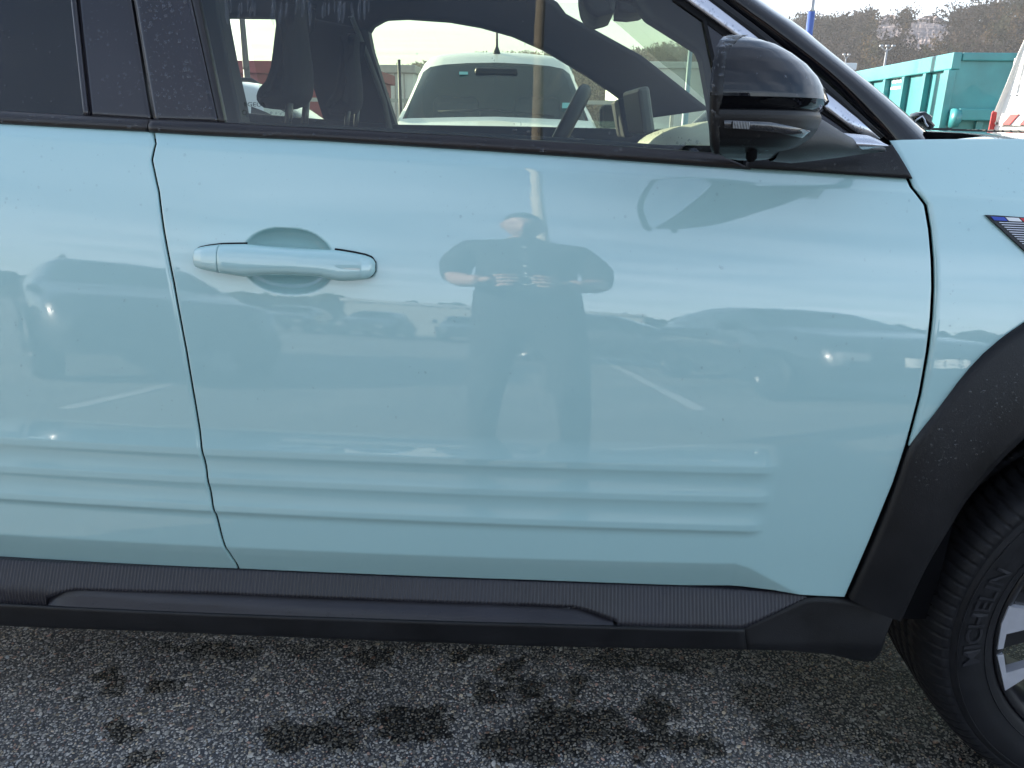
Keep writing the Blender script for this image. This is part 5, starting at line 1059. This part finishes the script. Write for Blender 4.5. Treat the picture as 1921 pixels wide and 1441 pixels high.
# ================================================================== the person taking the picture
def skin_mesh(verts, edges, radii, root=0, sub=2):
    bm = bmesh.new(); L = bm.verts.layers.skin.verify(); bv = [bm.verts.new(v) for v in verts]
    for i, v in enumerate(bv):
        rr = radii[i]; v[L].radius = rr if isinstance(rr, tuple) else (rr, rr); v[L].use_root = (i == root)
    for a, b in edges: bm.edges.new((bv[a], bv[b]))
    me = bpy.data.meshes.new('tmp'); bm.to_mesh(me); bm.free(); o = bpy.data.objects.new('tmp', me); COL.objects.link(o)
    k = o.modifiers.new('s', 'SKIN'); k.use_smooth_shade = True; q = o.modifiers.new('u', 'SUBSURF'); q.levels = q.render_levels = sub
    dg = bpy.context.evaluated_depsgraph_get(); m2 = bpy.data.meshes.new_from_object(o.evaluated_get(dg)); V = np.array([p.co[:] for p in m2.vertices]); Fc = [tuple(p.vertices) for p in m2.polygons]
    bpy.data.objects.remove(o); bpy.data.meshes.remove(m2); return V, Fc
def person():
    x0, yb = -.055, -.36
    PR = tag(empty('person', (x0, yb, 0)), 'person in black taking the picture with a phone, mirrored in the front door', 'person')
    pv = [(0, 0, .96), (0, .0, 1.10), (0, -.005, 1.28), (0, -.01, 1.42), (0, .0, 1.50), (0, .02, 1.56)]; pr = [(.19, .14), (.195, .15), (.20, .14), (.15, .11), (.065, .065), (.06, .06)]; pe = [(i, i+1) for i in range(5)]
    for s in (-1, 1):
        b = len(pv)
        pv += [(s*.185, -.01, 1.42), (s*.245, .0, 1.27), (s*.25, .05, 1.12), (s*.20, .19, 1.075), (s*.135, .265, 1.07)]; pr += [.075, .072, .058, .045, .034]; pe += [(3, b), (b, b+1), (b+1, b+2), (b+2, b+3), (b+3, b+4)]
        b = len(pv); pv += [(s*.11, 0, .84), (s*.155, .01, .50), (s*.18, -.01, .12), (s*.185, .0, .05), (s*.20, .13, .04)]; pr += [(.105, .11), .072, .052, (.05, .05), (.045, .035)]; pe += [(0, b), (b, b+1), (b+1, b+2), (b+2, b+3), (b+3, b+4)]
    V, Fc = skin_mesh(pv, pe, pr); parts = [(V, Fc, 'b')]
    # head, tipped forward to look at the phone
    bm = bmesh.new(); bmesh.ops.create_uvsphere(bm, u_segments=40, v_segments=28, radius=1)
    hv = np.array([v.co[:] for v in bm.verts]); hf = [tuple(v.index for v in f.verts) for f in bm.faces]; bm.free()
    q = hv.copy(); X, Y, Z = q.T; w = .076*(1-.18*np.clip(-Z, 0, 1)**1.5); q2 = np.stack([X*w, Y*.098, Z*.122], -1)
    front = np.clip(Y, 0, 1)
    q2[:, 1] += front*(.022*np.exp(-((X/.16)**2+((Z+.08)/.22)**2))+.006*np.exp(-((X/.3)**2+((Z+.42)/.10)**2))+.010*np.exp(-((X/.4)**2+((Z+.78)/.2)**2))-.010*np.exp(-(((np.abs(X)-.40)/.18)**2+((Z-.06)/.12)**2))+.005*np.exp(-((Z-.24)/.09)**2))
    c, s_ = cos(radians(22)), sin(radians(22)); yy, zz = q2[:, 1]*c+q2[:, 2]*s_, -q2[:, 1]*s_+q2[:, 2]*c; q2 = np.stack([q2[:, 0], yy+.05, zz+1.635], -1); parts.append((q2, hf, 'h'))
    for s in (-1, 1):
        e = hv*np.array([.012, .022, .034]); e[:, 0] += s*.076; parts.append((e+np.array([0, .05, 1.63]), hf, 'h'))
        # hand: palm, four fingers behind the phone edge, thumb on the screen side
        wv = [(s*.135, .265, 1.07), (s*.105, .292, 1.07)]; hvv = wv+[(s*.085, .315, 1.07)]; rr = [.030, (.030, .018), (.036, .014)]; ed = [(0, 1), (1, 2)]
        V, Fc = skin_mesh([(s*.14, .26, 1.07), (s*.115, .285, 1.07), (s*.09, .305, 1.068)], [(0, 1), (1, 2)], [.028, (.034, .02), (.038, .016)]); parts.append((V, Fc, 'k'))
        for k, (dz, l) in enumerate(((.030, .068), (.010, .075), (-.010, .070), (-.030, .055))):
            a = np.array([s*.088, .312, 1.066+dz]); V, Fc = skin_mesh([a, a+np.array([-s*.012, .030, 0]), a+np.array([-s*l*.55, .034, .002]), a+np.array([-s*l, .030, .004])], [(0, 1), (1, 2), (2, 3)], [.0095, .009, .0082, .0068]); parts.append((V, Fc, 'k'))
        a = np.array([s*.10, .295, 1.092]); V, Fc = skin_mesh([a, a+np.array([-s*.022, .006, .016]), a+np.array([-s*.050, .008, .010])], [(0, 1), (1, 2)], [.012, .0105, .008]); parts.append((V, Fc, 'k'))
    AV, AF, AM = [], [], []; off = 0
    for V, Fc, kk in parts:
        V = np.asarray(V); AV.append(V); 
        for f in Fc:
            c = V[list(f)].mean(0); AF.append([i+off for i in f])
            sk = kk in 'hk' or (kk == 'b' and (c[2] > 1.515 or (c[1] > .115 and 1.0 < c[2] < 1.14 and abs(c[0]) > .1)))
            AM.append(1 if sk else (2 if kk == 'b' and c[2] < .09 else 0))
        off += len(V)
    mesh_obj('body', np.vstack(AV), AF, [M['cloth'], M['skin'], M['rubber']], PR, fm=AM)
    # cropped hair
    k = np.where((hv[:, 2] > .36-.0*hv[:, 1]) & ((hv[:, 1] < .72) | (hv[:, 2] > .62)) | ((hv[:, 1] < -.1) & (hv[:, 2] > -.35)))[0]; ks = set(k.tolist()); re = {j: i for i, j in enumerate(k)}
    ctr = np.array([0, .05, 1.635]); mesh_obj('hair', [ctr+(q2[j]-ctr)*1.055+RNG.normal(size=3)*.0012 for j in k], [[re[j] for j in f] for f in hf if all(j in ks for j in f)], M['hair'], PR)
    tag(box('mobile_phone', (-.125, -.036, 1.035), (.022, -.027, 1.108), M['gloss'], None, bev=.004), 'black phone with a pale ring on its back, held in both hands', 'phone')
    ph = bpy.data.objects['mobile_phone']; tube('phone_ring', [(-.052+.027*cos(a), -.0265, 1.071+.027*sin(a)) for a in np.linspace(0, 2*pi, 40)], .0022, M['flagwhite'], ph, n=8, cap=False)
    tube('camera_bump', [(.004, -.027, 1.09), (.004, -.023, 1.09)], .007, M['lens'], ph, n=16)
    bt_ = [(0, .15-.02*k*0, 1.40-.055*k) for k in range(5)]
    for k in range(5): 
        z = 1.40-.06*k; box('button', (-.006, np.interp(z, [1.1, 1.28, 1.42], [.152, .140, .112]), z-.006), (.006, np.interp(z, [1.1, 1.28, 1.42], [.160, .148, .120]), z+.006), M['galv'], PR, bev=.002)
person()

# ================================================================== rain drops
def drops(name, label, P, Nn, r, parent=None, flat=.45, stretch=1.0, m=None):
    n = len(P); nr, ns = 4, 9; ph = np.linspace(0, pi/2, nr+1)[1:]; ring = np.array([[0, 0, 1.]]+[[sin(a)*cos(t), sin(a)*sin(t), cos(a)] for a in ph for t in np.linspace(0, 2*pi, ns, endpoint=False)])
    ring = np.vstack([ring, ring[-ns:]*[1, 1, 0]+[0, 0, -.35]]); nr2 = nr+1
    fc = [(0, 1+j, 1+(j+1) % ns) for j in range(ns)]
    for i in range(nr2-1):
        for j in range(ns): a, b = 1+i*ns+j, 1+i*ns+(j+1) % ns; fc += [(a, a+ns, b), (b, a+ns, b+ns)]
    fc = np.array(fc); Nn = Nn/np.linalg.norm(Nn, axis=1, keepdims=True); up = np.array([0, 0, 1.]); t1 = np.cross(Nn, up); t1 /= np.linalg.norm(t1, axis=1, keepdims=True)+1e-9; t2 = np.cross(Nn, t1)
    j1 = 1+RNG.normal(size=(n, 1))*.14; j2 = (1+np.abs(RNG.normal(size=(n, 1)))*.25)*stretch; R = ring[None]*(1+RNG.normal(size=(n, len(ring), 1))*.05)
    V = P[:, None]+r[:, None, None]*(R[..., 0:1]*t1[:, None]*j1[..., None]+R[..., 1:2]*t2[:, None]*j2[..., None]+R[..., 2:3]*flat*Nn[:, None])
    o = big_mesh(name, V.reshape(-1, 3), (fc[None]+np.arange(n)[:, None, None]*len(ring)).reshape(-1, 3), m or M['drop'], parent); o['kind'] = 'stuff'; return o
def inpoly(x, y, poly):
    p = np.asarray(poly, float); c = np.zeros(len(x), bool); j = len(p)-1
    for i in range(len(p)):
        k = ((p[i, 1] > y) != (p[j, 1] > y)) & (x < (p[j, 0]-p[i, 0])*(y-p[i, 1])/(p[j, 1]-p[i, 1]+1e-12)+p[i, 0]); c ^= k; j = i
    return c
def scatter(poly, n, fn, off, rlo, rhi, power=2.5, clump=0, parent=None, flat=.45, stretch=1.0):
    """drops on a surface, inside an outline, most of them small, some in clusters"""
    W3 = U(poly, fn, off); X0, X1, Z0, Z1 = W3[:, 0].min(), W3[:, 0].max(), W3[:, 2].min(), W3[:, 2].max(); x = RNG.uniform(X0, X1, n*6); z = RNG.uniform(Z0, Z1, n*6)
    if clump: k = vnoise(x*clump, z*clump, 1, int(RNG.integers(99))) > .52; x, z = x[k], z[k]
    k = inpoly(x, z, W3[:, [0, 2]]); x, z = x[k][:n], z[k][:n]; e = .002; Y = fn(x, z)+off; dX = (fn(x+e, z)-fn(x-e, z))/(2*e); dZ = (fn(x, z+e)-fn(x, z-e))/(2*e)
    drops('raindrops', '', np.stack([x, Y, z], -1), np.stack([dX, -np.ones_like(x), dZ], -1), rlo+(rhi-rlo)*RNG.random(len(x))**power, parent, flat, stretch, M['drop2'] if fn in (side, wing_fn) else None)
scatter([(172, 218), (152, 0), (247, 0), (284, 224)], 130, gside, -.004, .0006, .0027, 3, 40, rdoor)
scatter([(296, 228), (258, 0), (358, 0), (408, 230)], 460, gside, -.004, .0005, .0030, 4, 0, fdoor)
scatter([(0, 200), (0, 0), (134, 0), (158, 212)], 60, gside, -.0005, .0005, .0014, 3, 0, rdoor)
scatter([(0, 212), (282, 228), (282, 243), (0, 228)], 90, gside, -.0165, .0006, .0027, 4, 0, rdoor)
scatter([(292, 229), (700, 250), (1330, 292), (1340, 305), (700, 265), (292, 245)], 260, gside, -.0165, .0005, .0026, 4, 0, fdoor)
scatter([(960, 232), (1230, 244), (1335, 270), (1335, 282), (960, 262)], 150, gside, -.0005, .0005, .0021, 3, 60, fdoor, .35)
scatter([(450, 206), (560, 212), (600, 228), (450, 226)], 60, gside, -.0005, .0005, .0018, 2, 0, fdoor, .35)
scatter([(470, 30), (1200, 20), (1180, 160), (600, 190)], 60, gside, -.0005, .0004, .0012, 3, 0, fdoor, .35)
scatter([(1420, 298), (1530, 294), (1620, 290), (1664, 280), (1696, 328), (1420, 310)], 150, gside, -.018, .0004, .0018, 4, 0, fdoor)
scatter([(1285, 2), (1380, 67), (1405, 67), (1318, 2)], 26, gside, -.012, .0008, .0018, 2, 0, fdoor)
scatter([(1550, 205), (1618, 254), (1640, 257), (1565, 196)], 22, gside, -.012, .0008, .0018, 2, 0, fdoor)
scatter([(0, 255), (285, 270), (290, 420), (0, 400)], 40, side, 0, .0006, .0019, 3, 0, rdoor, .3)
scatter([(300, 262), (1700, 345), (1740, 520), (310, 480)], 150, side, 0, .0006, .0022, 4, 30, fdoor, .3)
scatter([(330, 560), (1740, 560), (1690, 830), (375, 800)], 130, side, 0, .0005, .0019, 4, 30, fdoor, .3, 1.2)
scatter([(0, 480), (300, 480), (350, 780), (0, 780)], 60, side, 0, .0006, .0018, 3, 40, rdoor, .3)
scatter([(830, 640), (1160, 560), (1160, 600), (760, 600)], 60, side, 0, .0005, .0014, 3, 60, fdoor, .3)
scatter([(1760, 300), (1921, 300), (1921, 400), (1770, 500), (1850, 640), (1770, 700)], 60, wing_fn, 0, .0006, .0016, 3, 0, wing, .3)
afn = lambda X, z: np.minimum(side(X, z), 1.075)-.0215
scatter([(1921, 660), (1921, 770), (1820, 880), (1720, 930), (1715, 860), (1800, 750)], 520, afn, 0, .0003, .0019, 5, 0, arch)
scatter([(0, 1060), (430, 1080), (1280, 1110), (1400, 1120), (1380, 1170), (0, 1100)], 260, sfn, -.0006, .0004, .0016, 4, 30, sill)
scatter([(140, 1114), (1070, 1146), (1110, 1166), (600, 1155), (110, 1130)], 120, sfn, -.0012, .0005, .0022, 3, 0, sill)

def scatter_mesh(o, n, rlo, rhi, power=3, parent=None, cond=None, flat=.45, stretch=1.):
    """drops on the outward faces of an object that look towards -Y or up"""
    me = o.data; A = np.array([p.area for p in me.polygons]); C = np.array([p.center[:] for p in me.polygons]); Nn = np.array([p.normal[:] for p in me.polygons]); Nn *= np.where(Nn[:, 1:2] > .05, -1, 1)
    ok = (Nn[:, 1] < -.05)
    if cond is not None: ok &= cond(C)
    A = A*ok; k = RNG.choice(len(A), n, p=A/A.sum()); co = np.array([v.co[:] for v in me.vertices]); P = []
    for i in k:
        v = co[list(me.polygons[i].vertices)]; w = RNG.dirichlet(np.ones(len(v))); P.append(w@v)
    drops('raindrops', '', np.array(P), Nn[k], rlo+(rhi-rlo)*RNG.random(n)**power, parent, flat, stretch)
DM = bpy.data.objects['door_mirror']
for ob in list(DM.children):
    if ob.name.startswith('mirror_rim'): scatter_mesh(ob, 220, .0005, .0024, 3, DM)
    if ob.name.startswith('mirror_body'): scatter_mesh(ob, 170, .0005, .0020, 4, DM)
    if ob.name.startswith('mirror_cap'): scatter_mesh(ob, 40, .0005, .0016, 3, DM)
    if ob.name.startswith('mirror_arm'): scatter_mesh(ob, 40, .0005, .0018, 3, DM)
scatter([(420, 2), (700, 2), (700, 34), (425, 34)], 46, gside, -.0005, .0012, .0022, 1, 0, fdoor, .25, 6)
